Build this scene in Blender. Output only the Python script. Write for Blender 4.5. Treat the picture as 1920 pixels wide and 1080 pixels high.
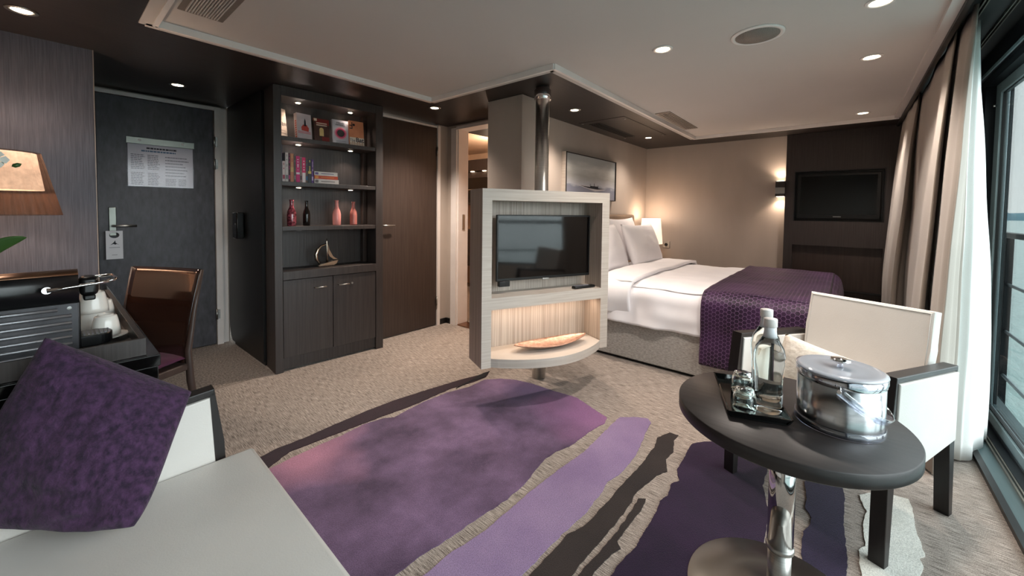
import bpy, bmesh, math, random
from mathutils import Vector, Matrix, noise
random.seed(7)
for o in list(bpy.data.objects): bpy.data.objects.remove(o)
SC = bpy.context.scene; COL = SC.collection; PI = math.pi

# ------------------------------------------------------------------ camera
# solved from the vanishing lines of the cabin (metres, x along the windows, y towards the closets)
CR = ((0.64619182, -0.7630842, 0.01177449), (-0.02063581, -0.03289323, -0.99924581), (0.76289599, 0.64546149, -0.0370022))
FPX, CX, CY, CAMH = 740.58, 960.0, 423.43, 1.2
cam = bpy.data.cameras.new('camera'); camo = bpy.data.objects.new('camera', cam); COL.objects.link(camo)
cam.sensor_width = 36; cam.lens = FPX / 1920 * 36; cam.shift_y = -(540 - CY) / 1920; cam.clip_start = .02; cam.clip_end = 5000
rx, dn, fw = Vector(CR[0]), Vector(CR[1]), Vector(CR[2])
mw = Matrix.Identity(4)
for i in range(3): mw[i][0] = rx[i]; mw[i][1] = -dn[i]; mw[i][2] = -fw[i]
mw[2][3] = CAMH; camo.matrix_world = mw; SC.camera = camo
C0 = Vector((0, 0, CAMH))
def ray(x, y): a, b = (x - CX) / FPX, (y - CY) / FPX; return rx * a + dn * b + fw
def uz(x, y, z=0.): d = ray(x, y); return C0 + d * ((z - CAMH) / d.z)
def ux(x, y, X): d = ray(x, y); return C0 + d * (X / d.x)
def uy(x, y, Y): d = ray(x, y); return C0 + d * (Y / d.y)

# ------------------------------------------------------------------ world and view
vs = SC.view_settings; SC.display_settings.display_device = 'sRGB'
vs.view_transform = 'Standard'; vs.look = 'None'; vs.gamma = 1; vs.use_curve_mapping = False; vs.exposure = 0.68
W = bpy.data.worlds.new('sky'); SC.world = W; W.use_nodes = True
nt = W.node_tree; nt.nodes.clear()
out = nt.nodes.new('ShaderNodeOutputWorld'); bg = nt.nodes.new('ShaderNodeBackground')
tc = nt.nodes.new('ShaderNodeTexCoord'); sep = nt.nodes.new('ShaderNodeSeparateXYZ'); rp = nt.nodes.new('ShaderNodeValToRGB')
nz = nt.nodes.new('ShaderNodeTexNoise'); mp = nt.nodes.new('ShaderNodeMapping'); mp.inputs['Scale'].default_value = (2, 2, 7)
ad = nt.nodes.new('ShaderNodeMath'); ad.operation = 'MULTIPLY_ADD'; ad.inputs[1].default_value = .25
nt.links.new(tc.outputs['Generated'], mp.inputs[0]); nt.links.new(mp.outputs[0], nz.inputs[0]); nt.links.new(tc.outputs['Generated'], sep.inputs[0])
nt.links.new(nz.outputs['Fac'], ad.inputs[0]); nt.links.new(sep.outputs['Z'], ad.inputs[2]); nt.links.new(ad.outputs[0], rp.inputs[0])
rp.color_ramp.elements[0].position = .08; rp.color_ramp.elements[0].color = (.90, .94, .93, 1)
rp.color_ramp.elements[1].position = .7; rp.color_ramp.elements[1].color = (.74, .86, .90, 1)
nt.links.new(rp.outputs[0], bg.inputs[0]); bg.inputs[1].default_value = 0.95; nt.links.new(bg.outputs[0], out.inputs[0])

def light(kind, name, loc, power, color, size=.03, rot=None, spot=None, blend=.6, shape=None, portal=False):
    l = bpy.data.lights.new(name, kind); l.energy = power; l.color = color
    if kind == 'AREA':
        l.shape = 'RECTANGLE'; l.size, l.size_y = shape
        if portal: l.cycles.is_portal = True
    else: l.shadow_soft_size = size
    if kind == 'SPOT': l.spot_size = spot; l.spot_blend = blend
    o = bpy.data.objects.new(name, l); o.location = loc
    if rot: o.rotation_euler = rot
    COL.objects.link(o); return o
WARM = (1, .84, .71); WARM2 = (1, .76, .57); COOL = (.82, .95, 1)
# daylight portal in the window opening (light comes from the sky through it)
light('AREA', 'window_portal', (1.6, -.74, 1.0), 1, (1, 1, 1), rot=(math.radians(-90), 0, 0), shape=(4.3, 2.0), portal=True)
sun = bpy.data.lights.new('daylight_fill_sun', 'SUN'); sun.energy = 4.3; sun.angle = math.radians(75); sun.color = (.93, .97, 1)  # added wide sun lamp, fills the room without brightening the visible sky
so = bpy.data.objects.new('daylight_fill_sun', sun); COL.objects.link(so); so.rotation_euler = Vector((-.25, 1, -.42)).to_track_quat('-Z', 'Y').to_euler()
DOWN = [(-.05, 2.87, 2.08, 'd'), (.634, 3.70, 2.08, 'd'), (2.18, 2.73, 2.08, 'd'), (2.97, 1.82, 2.08, 'd'), (4.58, 1.80, 2.08, 'd'),
        (2.21, .80, 2.1, 'w'), (2.29, -.08, 2.1, 'w'), (3.05, -.08, 2.1, 'w'), (4.66, -.08, 2.1, 'w')]
DP = [26, 14, 135, 60, 34, 66, 50, 46, 50]

# ------------------------------------------------------------------ materials
def lin(c):
    return tuple(((v / 255) / 12.92 if v / 255 <= .04045 else ((v / 255 + .055) / 1.055) ** 2.4) for v in c) + (1,)
def newmat(name):
    m = bpy.data.materials.new(name); m.use_nodes = True; n = m.node_tree
    return m, n, n.nodes['Principled BSDF'], n.nodes.new('ShaderNodeTexCoord')
def pbr(name, c, rough=.5, metal=0, c2=None, scale=(6, 6, 6), nscale=1, bump=0, bscale=None, lo=.35, hi=.65, coat=0, sheen=0, emit=None, es=0, spec=.5, alpha=1, detail=4, trans=0, ior=1.45):
    m, n, b, t = newmat(name)
    if c2 is None: c2 = tuple(max(0, v * .93) for v in c)
    mp = n.nodes.new('ShaderNodeMapping'); mp.inputs['Scale'].default_value = scale
    z = n.nodes.new('ShaderNodeTexNoise'); z.inputs['Scale'].default_value = nscale; z.inputs['Detail'].default_value = detail
    r = n.nodes.new('ShaderNodeValToRGB'); r.color_ramp.elements[0].position = lo; r.color_ramp.elements[1].position = hi
    r.color_ramp.elements[0].color = lin(c); r.color_ramp.elements[1].color = lin(c2)
    L = n.links.new
    L(t.outputs['Object'], mp.inputs[0]); L(mp.outputs[0], z.inputs['Vector']); L(z.outputs['Fac'], r.inputs[0]); L(r.outputs[0], b.inputs['Base Color'])
    b.inputs['Roughness'].default_value = rough; b.inputs['Metallic'].default_value = metal
    b.inputs['Specular IOR Level'].default_value = spec; b.inputs['Coat Weight'].default_value = coat; b.inputs['Sheen Weight'].default_value = sheen
    b.inputs['Transmission Weight'].default_value = trans; b.inputs['IOR'].default_value = ior
    if coat: b.inputs['Coat Roughness'].default_value = .08
    if bump:
        z2 = z
        if bscale:
            z2 = n.nodes.new('ShaderNodeTexNoise'); z2.inputs['Scale'].default_value = bscale; z2.inputs['Detail'].default_value = 3; L(t.outputs['Object'], z2.inputs['Vector'])
        bp = n.nodes.new('ShaderNodeBump'); bp.inputs['Strength'].default_value = bump; bp.inputs['Distance'].default_value = .004
        L(z2.outputs['Fac'], bp.inputs['Height']); L(bp.outputs[0], b.inputs['Normal'])
    if emit:
        b.inputs['Emission Color'].default_value = lin(emit); b.inputs['Emission Strength'].default_value = es
    return m
M = {}
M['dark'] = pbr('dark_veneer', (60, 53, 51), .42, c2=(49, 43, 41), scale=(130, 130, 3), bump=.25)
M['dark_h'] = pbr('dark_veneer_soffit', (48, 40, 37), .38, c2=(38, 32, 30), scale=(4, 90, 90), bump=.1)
M['darkwall'] = pbr('window_sheen_veneer', (82, 84, 95), .5, c2=(66, 67, 77), scale=(220, 220, 7), bump=.35)  # same wood as the dark veneer, with window sheen put into its colour
M['doorleaf'] = pbr('dark_door_laminate', (76, 74, 80), .45, c2=(50, 48, 53), scale=(40, 40, 14), bump=.12, lo=.3, hi=.75)
M['closetdoor'] = pbr('dark_closet_laminate', (64, 53, 48), .35, c2=(54, 44, 40), scale=(90, 90, 3), bump=.12)
M['black'] = pbr('satin_black', (20, 19, 19), .4, c2=(14, 13, 13))
M['gloss'] = pbr('gloss_black', (14, 13, 13), .1, c2=(10, 9, 9))
M['wall'] = pbr('beige_wallpaper', (184, 172, 162), .85, c2=(176, 164, 154), scale=(3, 3, 1), bump=.2, bscale=180)
M['ceil'] = pbr('matt_ceiling_panel', (206, 201, 197), .8, c2=(202, 197, 193), scale=(1, 1, 1))
M['mould'] = pbr('white_moulding', (244, 240, 236), .3, c2=(238, 234, 230))
M['frame'] = pbr('painted_door_frame', (230, 223, 219), .4, c2=(222, 215, 211))
M['steel'] = pbr('brushed_steel', (176, 174, 170), .36, 1, c2=(160, 158, 154), scale=(3, 3, 160))
M['satin'] = pbr('satin_nickel', (128, 130, 124), .4, 1, c2=(118, 120, 114))
M['poststeel'] = pbr('brushed_post_steel', (236, 234, 230), .3, 1, c2=(222, 220, 216), scale=(3, 3, 160))
M['chrome'] = pbr('chrome', (215, 213, 212), .07, 1, c2=(205, 203, 202))
M['spun'] = pbr('spun_steel', (150, 146, 140), .3, 1, c2=(140, 136, 130), scale=(2, 2, 2))
M['grille'] = pbr('vent_grille_grey', (150, 140, 132), .5, .3, c2=(140, 130, 122))
M['greywood'] = pbr('grey_oak_laminate', (196, 184, 173), .5, c2=(158, 143, 131), scale=(120, 120, 1.4), lo=.38, hi=.70, detail=3)
M['greywood_h'] = pbr('pale_oak_edge', (200, 191, 181), .5, c2=(184, 172, 161), scale=(3, 3, 90), lo=.35, hi=.7)
M['screen'] = pbr('tv_screen_glass', (4, 4, 5), .07, c2=(3, 3, 4), coat=.15)
M['plastic'] = pbr('black_plastic', (15, 15, 16), .3, c2=(12, 12, 12))
M['sheet'] = pbr('white_cotton', (246, 243, 245), .8, c2=(241, 238, 241), bump=.1, bscale=400, sheen=.1)
M['skirt'] = pbr('grey_bed_base_fabric', (186, 181, 175), .9, c2=(150, 145, 140), scale=(10, 16, 40), nscale=3, detail=10, lo=.35, hi=.68, bump=.4, bscale=300)
M['headboard'] = pbr('taupe_fabric', (146, 124, 104), .9, c2=(132, 112, 94), bump=.3, bscale=300)
M['leather'] = pbr('cream_leather', (214, 209, 203), .42, c2=(209, 204, 198), bump=.12, bscale=260)
M['velvet'] = pbr('purple_velvet', (72, 44, 76), .9, c2=(38, 22, 44), scale=(60, 60, 40), nscale=1.4, detail=14, lo=.36, hi=.66, bump=.8, bscale=190, sheen=.08)
M['pad'] = pbr('plum_seat_pad', (86, 34, 62), .8, c2=(70, 26, 50), scale=(20, 20, 20), sheen=.05)
M['creampad'] = pbr('cream_textured_cushion', (214, 204, 192), .85, c2=(196, 184, 170), scale=(70, 70, 70), bump=.5)
M['lampshade'] = pbr('lit_white_shade', (255, 240, 220), .8, c2=(250, 235, 215), emit=(255, 226, 200), es=.7)
M['bulb'] = pbr('lamp_glow', (255, 245, 225), .5, emit=(255, 236, 205), es=9)
M['bulbd'] = pbr('small_spot_glow', (255, 235, 205), .5, emit=(255, 226, 190), es=7)
M['curtain'] = pbr('beige_curtain_cloth', (176, 166, 156), .85, c2=(168, 158, 148), scale=(4, 4, 1), bump=.2, bscale=300, sheen=.15)
M['lining'] = pbr('pale_curtain_lining', (240, 240, 237), .85, c2=(236, 236, 232), scale=(4, 4, 1), bump=.15, bscale=300)
M['alu'] = pbr('grey_window_aluminium', (150, 166, 170), .35, .3, c2=(142, 158, 162))
M['darkalu'] = pbr('dark_window_frame', (24, 26, 32), .35, .3, c2=(20, 22, 26))
M['track'] = pbr('aluminium_track', (150, 140, 128), .3, .9, c2=(130, 120, 110))
M['cup'] = pbr('white_porcelain', (236, 230, 222), .2, c2=(230, 224, 216), coat=.4)
M['leaf'] = pbr('orchid_leaf_green', (72, 104, 52), .4, c2=(52, 84, 38), scale=(5, 30, 5))
M['petal'] = pbr('white_petal', (232, 232, 222), .6)
M['paper'] = pbr('white_paper', (222, 222, 226), .7, c2=(214, 214, 220))
M['ink'] = pbr('grey_print', (126, 126, 134), .8); M['inkd'] = pbr('dark_print', (40, 42, 52), .8); M['inkb'] = pbr('blue_print', (92, 124, 152), .8)
M['bronze'] = pbr('bronze_anodised', (150, 112, 88), .3, .9, c2=(130, 96, 74))
M['copper'] = pbr('smoked_bronze_shade', (112, 78, 62), .3, .35, c2=(58, 38, 30), scale=(60, 60, 2), lo=.35, hi=.65)
M['shadein'] = pbr('glowing_shade_lining', (250, 222, 200), .7, emit=(255, 220, 190), es=1.3)
M['brownlac'] = pbr('brown_lacquer', (44, 27, 21), .12, c2=(38, 22, 17), coat=.5)
M['brownwood'] = pbr('brown_chair_frame', (70, 55, 49), .4, c2=(60, 47, 42), scale=(30, 30, 3))
M['copperbowl'] = pbr('hammered_rose_metal', (212, 176, 158), .35, .7, c2=(186, 146, 126), scale=(40, 40, 40), bump=1, bscale=110)
M['silver'] = pbr('polished_cast_silver', (200, 190, 176), .16, 1, c2=(185, 172, 158))
M['vent_slot'] = pbr('dark_slot', (12, 10, 10), .7)
M['curbteal'] = pbr('threshold_paint', (84, 102, 104), .35, .1, c2=(76, 94, 96), scale=(2, 30, 30))
M['bathtile'] = pbr('warm_bathroom_wall', (214, 186, 160), .5, c2=(206, 178, 152))
M['frameblack'] = pbr('black_brown_frame_wood', (36, 31, 30), .4, c2=(28, 24, 23), scale=(90, 90, 4))
def glassmat(name, tint=(.93, .97, .96), rough=0, ior=1.45, absorb=None):
    """thin clear sheet: fresnel mix of straight-through and mirror"""
    m = bpy.data.materials.new(name); m.use_nodes = True; n = m.node_tree; n.nodes.clear()
    o = n.nodes.new('ShaderNodeOutputMaterial'); mx = n.nodes.new('ShaderNodeMixShader'); 
    ge = n.nodes.new('ShaderNodeNewGeometry'); dt = n.nodes.new('ShaderNodeVectorMath'); dt.operation = 'DOT_PRODUCT'; n.links.new(ge.outputs['Normal'], dt.inputs[0]); n.links.new(ge.outputs['Incoming'], dt.inputs[1])
    ab = n.nodes.new('ShaderNodeMath'); ab.operation = 'ABSOLUTE'; n.links.new(dt.outputs['Value'], ab.inputs[0])
    su = n.nodes.new('ShaderNodeMath'); su.operation = 'SUBTRACT'; su.inputs[0].default_value = 1; n.links.new(ab.outputs[0], su.inputs[1])
    pw = n.nodes.new('ShaderNodeMath'); pw.operation = 'POWER'; pw.inputs[1].default_value = 5; n.links.new(su.outputs[0], pw.inputs[0])
    f0 = ((ior - 1) / (ior + 1)) ** 2; fr = n.nodes.new('ShaderNodeMath'); fr.operation = 'MULTIPLY_ADD'; fr.inputs[1].default_value = 1 - f0; fr.inputs[2].default_value = f0; n.links.new(pw.outputs[0], fr.inputs[0])
    tr = n.nodes.new('ShaderNodeBsdfTransparent'); tr.inputs[0].default_value = tint + (1,)
    g = n.nodes.new('ShaderNodeBsdfGlossy'); g.inputs['Roughness'].default_value = rough; g.inputs[0].default_value = (1, 1, 1, 1)
    L = n.links.new; L(fr.outputs[0], mx.inputs[0]); L(tr.outputs[0], mx.inputs[1]); L(g.outputs[0], mx.inputs[2]); L(mx.outputs[0], o.inputs[0])
    return m
M['pane'] = glassmat('window_glass', (.95, .985, .985), ior=1.35)
M['acetate'] = glassmat('clear_acrylic', (.86, .88, .94), .06, 2.3)
M['sleeve'] = glassmat('clear_plastic_sleeve', (.9, .9, .92), .1, 1.3)
M['glass'] = pbr('clear_bottle_glass', (240, 248, 246), .0, c2=(238, 246, 244), trans=1, ior=1.48)
M['bottleglass'] = pbr('bottle_filled_with_water', (246, 252, 250), .0, c2=(244, 250, 248), trans=1, ior=1.34)
M['waterin'] = pbr('still_water', (250, 252, 252), .0, c2=(248, 252, 252), trans=1, ior=1.33)
M['darkglass'] = pbr('smoked_glass_tray', (14, 15, 15), .05, c2=(10, 11, 11), coat=.7)

def carpet(name, c1, c2, sx, sy):
    m, n, b, t = newmat(name); L = n.links.new
    mp = n.nodes.new('ShaderNodeMapping'); mp.inputs['Scale'].default_value = (sx, sy, 1)
    z = n.nodes.new('ShaderNodeTexNoise'); z.inputs['Scale'].default_value = 1; z.inputs['Detail'].default_value = 6; z.inputs['Roughness'].default_value = .72
    z2 = n.nodes.new('ShaderNodeTexNoise'); z2.inputs['Scale'].default_value = 330; z2.inputs['Detail'].default_value = 2
    a = n.nodes.new('ShaderNodeMath'); a.operation = 'MULTIPLY_ADD'; a.inputs[1].default_value = .35
    r = n.nodes.new('ShaderNodeValToRGB'); r.color_ramp.elements[0].position = .54; r.color_ramp.elements[1].position = .80
    r.color_ramp.elements[0].color = lin(c2); r.color_ramp.elements[1].color = lin(c1)
    L(t.outputs['Object'], mp.inputs[0]); L(mp.outputs[0], z.inputs['Vector']); L(t.outputs['Object'], z2.inputs['Vector'])
    L(z2.outputs['Fac'], a.inputs[0]); L(z.outputs['Fac'], a.inputs[2]); L(a.outputs[0], r.inputs[0]); L(r.outputs[0], b.inputs['Base Color'])
    b.inputs['Roughness'].default_value = .95; b.inputs['Specular IOR Level'].default_value = .1; b.inputs['Sheen Weight'].default_value = .1
    bp = n.nodes.new('ShaderNodeBump'); bp.inputs['Strength'].default_value = .25; bp.inputs['Distance'].default_value = .003
    L(a.outputs[0], bp.inputs['Height']); L(bp.outputs[0], b.inputs['Normal'])
    return m
M['carpet'] = carpet('woven_taupe_carpet', (180, 168, 158), (78, 68, 62), 320, 16)
M['carpet2'] = carpet('entrance_carpet', (150, 138, 128), (82, 72, 66), 90, 60)
def pile(name, c1, c2, spots=(), s=5):
    """cut pile dyed in soft clouds; spots = (x, y, radius, colour) dyed patches"""
    m, n, b, t = newmat(name); L = n.links.new
    z = n.nodes.new('ShaderNodeTexNoise'); z.inputs['Scale'].default_value = s; z.inputs['Detail'].default_value = 5; z.inputs['Roughness'].default_value = .6
    r = n.nodes.new('ShaderNodeValToRGB'); r.color_ramp.elements[0].position = .36; r.color_ramp.elements[1].position = .68
    r.color_ramp.elements[0].color = lin(c1); r.color_ramp.elements[1].color = lin(c2)
    L(t.outputs['Object'], z.inputs['Vector']); L(z.outputs['Fac'], r.inputs[0]); cur = r.outputs[0]
    for (x, y, rad, c) in spots:
        d = n.nodes.new('ShaderNodeVectorMath'); d.operation = 'DISTANCE'; d.inputs[1].default_value = (x, y, 0)
        ns = n.nodes.new('ShaderNodeVectorMath'); ns.operation = 'MULTIPLY_ADD'; ns.inputs[1].default_value = (.5, .5, 0)
        zc = n.nodes.new('ShaderNodeTexNoise'); zc.inputs['Scale'].default_value = 2.6; L(t.outputs['Object'], zc.inputs['Vector'])
        L(zc.outputs['Color'], ns.inputs[0]); L(t.outputs['Object'], ns.inputs[2])
        sb = n.nodes.new('ShaderNodeVectorMath'); sb.operation = 'SUBTRACT'; sb.inputs[1].default_value = (.25, .25, 0); L(ns.outputs[0], sb.inputs[0]); L(sb.outputs[0], d.inputs[0])
        mr = n.nodes.new('ShaderNodeMapRange'); mr.inputs[1].default_value = rad; mr.inputs[2].default_value = rad * .25; L(d.outputs['Value'], mr.inputs[0])
        mx = n.nodes.new('ShaderNodeMix'); mx.data_type = 'RGBA'; L(mr.outputs[0], mx.inputs[0]); L(cur, mx.inputs[6]); mx.inputs[7].default_value = lin(c); cur = mx.outputs[2]
    f = n.nodes.new('ShaderNodeTexNoise'); f.inputs['Scale'].default_value = 260; f.inputs['Detail'].default_value = 2; L(t.outputs['Object'], f.inputs['Vector'])
    mr = n.nodes.new('ShaderNodeMapRange'); mr.inputs[1].default_value = .3; mr.inputs[2].default_value = .7; mr.inputs[3].default_value = .72; mr.inputs[4].default_value = 1.2; L(f.outputs['Fac'], mr.inputs[0])
    mm = n.nodes.new('ShaderNodeVectorMath'); mm.operation = 'SCALE'; L(cur, mm.inputs[0]); L(mr.outputs[0], mm.inputs['Scale']); L(mm.outputs[0], b.inputs['Base Color'])
    b.inputs['Roughness'].default_value = .95; b.inputs['Specular IOR Level'].default_value = .1; b.inputs['Sheen Weight'].default_value = .15
    bp = n.nodes.new('ShaderNodeBump'); bp.inputs['Strength'].default_value = .4; bp.inputs['Distance'].default_value = .004; L(f.outputs['Fac'], bp.inputs['Height']); L(bp.outputs[0], b.inputs['Normal'])
    return m
def hexmat():
    """plum satin quilt with a raised honeycomb net, drawn in the cloth's own UV"""
    m, n, b, t = newmat('honeycomb_plum_satin'); L = n.links.new
    def vm(op, a=None, c=None, av=None, cv=None):
        k = n.nodes.new('ShaderNodeVectorMath'); k.operation = op
        if a is not None: L(a, k.inputs[0])
        if c is not None: L(c, k.inputs[1])
        if av is not None: k.inputs[0].default_value = av
        if cv is not None: k.inputs[1].default_value = cv
        return k
    def ma(op, a=None, c=None, cv=None):
        k = n.nodes.new('ShaderNodeMath'); k.operation = op
        if a is not None: L(a, k.inputs[0])
        if c is not None: L(c, k.inputs[1])
        if cv is not None: k.inputs[1].default_value = cv
        return k.outputs[0]
    p = vm('SCALE', t.outputs['UV']); p.inputs['Scale'].default_value = 1 / .027; p = p.outputs[0]
    r = (1, 1.7320508, 1); h = (.5, .8660254, .5)
    a = vm('SUBTRACT', vm('MODULO', vm('ADD', p, cv=(100 * 1., 100 * 1.7320508, 0)).outputs[0], cv=r).outputs[0], cv=h).outputs[0]
    c = vm('SUBTRACT', vm('MODULO', vm('ADD', p, cv=(100.5, 100.5 * 1.7320508, 0)).outputs[0], cv=r).outputs[0], cv=h).outputs[0]
    flat = (1, 1, 0)
    a = vm('MULTIPLY', a, cv=flat).outputs[0]; c = vm('MULTIPLY', c, cv=flat).outputs[0]
    la = vm('LENGTH', a).outputs['Value']; lc = vm('LENGTH', c).outputs['Value']
    sel = ma('GREATER_THAN', la, lc)
    mx = n.nodes.new('ShaderNodeMix'); mx.data_type = 'VECTOR'; L(sel, mx.inputs[0]); L(a, mx.inputs[4]); L(c, mx.inputs[5])
    g = vm('ABSOLUTE', mx.outputs[1]).outputs[0]
    d1 = vm('DOT_PRODUCT', g, cv=(.5, .8660254, 0)).outputs['Value']
    sx = n.nodes.new('ShaderNodeSeparateXYZ'); L(g, sx.inputs[0])
    hd = ma('MAXIMUM', d1, sx.outputs[0])                       # 0 centre .. .5 edge
    mr = n.nodes.new('ShaderNodeMapRange'); mr.inputs[1].default_value = .435; mr.inputs[2].default_value = .475; L(hd, mr.inputs[0])
    cr = n.nodes.new('ShaderNodeMix'); cr.data_type = 'RGBA'; L(mr.outputs[0], cr.inputs[0]); cr.inputs[7].default_value = lin((112, 84, 118))
    z = n.nodes.new('ShaderNodeTexNoise'); z.inputs['Scale'].default_value = 5; L(t.outputs['Object'], z.inputs['Vector'])
    rr = n.nodes.new('ShaderNodeValToRGB'); rr.color_ramp.elements[0].color = lin((32, 16, 36)); rr.color_ramp.elements[1].color = lin((56, 29, 62)); rr.color_ramp.elements[0].position = .35; rr.color_ramp.elements[1].position = .65
    L(z.outputs['Fac'], rr.inputs[0]); L(rr.outputs[0], cr.inputs[6]); L(cr.outputs[2], b.inputs['Base Color'])
    b.inputs['Roughness'].default_value = .5; b.inputs['Specular IOR Level'].default_value = .3; b.inputs['Sheen Weight'].default_value = .04
    bp = n.nodes.new('ShaderNodeBump'); bp.inputs['Strength'].default_value = .6; bp.inputs['Distance'].default_value = .004; L(hd, bp.inputs['Height']); L(bp.outputs[0], b.inputs['Normal'])
    return m
M['quilt'] = hexmat()
def col(c, rough=.5, c2=None):
    k = 'dye_%d_%d_%d' % tuple(c)
    if k not in M: M[k] = pbr(k, c, rough, c2=c2 or tuple(max(0, v - 10) for v in c), scale=(20, 20, 20))
    return M[k]

# ------------------------------------------------------------------ mesh helpers
def T(x=0, y=0, z=0): return Matrix.Translation((x, y, z))
def Rz(a): return Matrix.Rotation(a, 4, 'Z')
def Rx(a): return Matrix.Rotation(a, 4, 'X')
def Ry(a): return Matrix.Rotation(a, 4, 'Y')
class B:
    def __init__(s): s.bm = bmesh.new(); s.mi = 0; s.uv = None
    def _add(s, vs, fs, smooth=False, Mx=None, uvs=None):
        V = [s.bm.verts.new(Mx @ Vector(v) if Mx else Vector(v)) for v in vs]; F = []
        for f in fs:
            if len(set(f)) < 3: continue
            try: q = s.bm.faces.new([V[i] for i in f])
            except ValueError: continue
            q.smooth = smooth; q.material_index = s.mi; F.append(q)
            if uvs:
                if s.uv is None: s.uv = s.bm.loops.layers.uv.new('UVMap')
                for lp, i in zip(q.loops, f): lp[s.uv].uv = uvs[i]
        return V, F
    def box(s, x0, x1, y0, y1, z0, z1, bev=0, Mx=None, seg=2):
        if x0 > x1: x0, x1 = x1, x0
        if y0 > y1: y0, y1 = y1, y0
        if z0 > z1: z0, z1 = z1, z0
        vs = [(x, y, z) for x in (x0, x1) for y in (y0, y1) for z in (z0, z1)]
        fs = [(0, 1, 3, 2), (4, 6, 7, 5), (0, 4, 5, 1), (2, 3, 7, 6), (0, 2, 6, 4), (1, 5, 7, 3)]
        V, F = s._add(vs, fs, Mx=Mx)
        if bev:
            ed = list({e for f in F for e in f.edges})
            r = bmesh.ops.bevel(s.bm, geom=ed, offset=bev, segments=seg, affect='EDGES', profile=.5)
            for f in r['faces']: f.smooth = True; f.material_index = s.mi
        return s
    def prism(s, poly, d, Mx=None, bev=0, smooth=False):
        """polygon of 3d points extruded by vector d"""
        n = len(poly); d = Vector(d); vs = [Vector(p) for p in poly]; vs = vs + [v + d for v in vs]
        fs = [tuple(range(n))[::-1], tuple(range(n, 2 * n))] + [(i, (i + 1) % n, (i + 1) % n + n, i + n) for i in range(n)]
        V, F = s._add(vs, fs, Mx=Mx)
        if smooth:
            for f in F[2:]: f.smooth = True
        if bev:
            ed = [e for e in {e for f in F[:2] for e in f.edges}]
            r = bmesh.ops.bevel(s.bm, geom=ed, offset=bev, segments=2, affect='EDGES', profile=.5)
            for f in r['faces']: f.material_index = s.mi
        return s
    def lathe(s, prof, n=32, Mx=None, sx=1, sy=1):
        vs = []; fs = []
        for r, z in prof:
            for i in range(n): a = 2 * PI * i / n; vs.append((r * math.cos(a) * sx, r * math.sin(a) * sy, z))
        for k in range(len(prof) - 1):
            for i in range(n):
                j = (i + 1) % n; fs.append((k * n + i, k * n + j, k * n + n + j, k * n + n + i))
        if prof[0][0] > 1e-5: fs.append(tuple(range(n))[::-1])
        if prof[-1][0] > 1e-5: fs.append(tuple(range((len(prof) - 1) * n, len(prof) * n)))
        V, F = s._add(vs, fs, True, Mx)
        for f in F:
            if len(f.verts) > 4: f.smooth = False
        return s
    def cyl(s, p0, p1, r0, r1=None, n=20, smooth=True):
        return s.tube([p0, p1], [r0, r0 if r1 is None else r1], n)
    def tube(s, pts, r, n=10, closed=False):
        pts = [Vector(p) for p in pts]; m = len(pts); rs = r if isinstance(r, (list, tuple)) else [r] * m
        vs = []; up = None
        for i, p in enumerate(pts):
            a = pts[(i - 1) % m] if (closed or i > 0) else p; c = pts[(i + 1) % m] if (closed or i < m - 1) else p
            t = (c - a).normalized()
            if up is None: up = Vector((0, 0, 1)) if abs(t.z) < .9 else Vector((1, 0, 0))
            u = t.cross(up).normalized(); w = u.cross(t).normalized(); up = w
            for k in range(n): q = 2 * PI * k / n; vs.append(p + (u * math.cos(q) + w * math.sin(q)) * rs[i])
        fs = []
        for i in range(m if closed else m - 1):
            b = ((i + 1) % m) * n
            for k in range(n): j = (k + 1) % n; fs.append((i * n + k, i * n + j, b + j, b + k))
        if not closed: fs += [tuple(range(n))[::-1], tuple(range((m - 1) * n, m * n))]
        V, F = s._add(vs, fs, True)
        for f in F:
            if len(f.verts) > 4: f.smooth = False
        return s
    def grid(s, f, nu, nv, smooth=True, Mx=None, uv=None):
        vs = []; us = []
        for i in range(nu + 1):
            for j in range(nv + 1):
                vs.append(f(i / nu, j / nv)); us.append(uv(i / nu, j / nv) if uv else (i / nu, j / nv))
        w = nv + 1; fs = [(i * w + j, (i + 1) * w + j, (i + 1) * w + j + 1, i * w + j + 1) for i in range(nu) for j in range(nv)]
        s._add(vs, fs, smooth, Mx, us); return s
    def obj(s, name, mats, parent=None, fix=True, thick=0, weld=0, sub=0):
        if weld: bmesh.ops.remove_doubles(s.bm, verts=s.bm.verts[:], dist=weld)
        if fix: bmesh.ops.recalc_face_normals(s.bm, faces=s.bm.faces[:])
        me = bpy.data.meshes.new(name); s.bm.to_mesh(me); s.bm.free()
        for m in (mats if isinstance(mats, (list, tuple)) else [mats]): me.materials.append(m if not isinstance(m, str) else M[m])
        o = bpy.data.objects.new(name, me); COL.objects.link(o)
        if parent: o.parent = parent
        if thick: k = o.modifiers.new('thickness', 'SOLIDIFY'); k.thickness = thick; k.offset = 0
        if sub: k = o.modifiers.new('smooth', 'SUBSURF'); k.levels = sub; k.render_levels = sub
        return o
def tag(o, label, cat, group=None, kind=None):
    o['label'] = label; o['category'] = cat
    if group: o['group'] = group
    if kind: o['kind'] = kind
    return o
def thing(name, label, cat, loc=(0, 0, 0), rz=0, group=None):
    o = bpy.data.objects.new(name, None); COL.objects.link(o); o.location = loc; o.rotation_euler = (0, 0, rz); o.empty_display_size = .05
    return tag(o, label, cat, group)
def struct(o, label=None):
    o['kind'] = 'structure'
    if label: o['label'] = label
    return o
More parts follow.
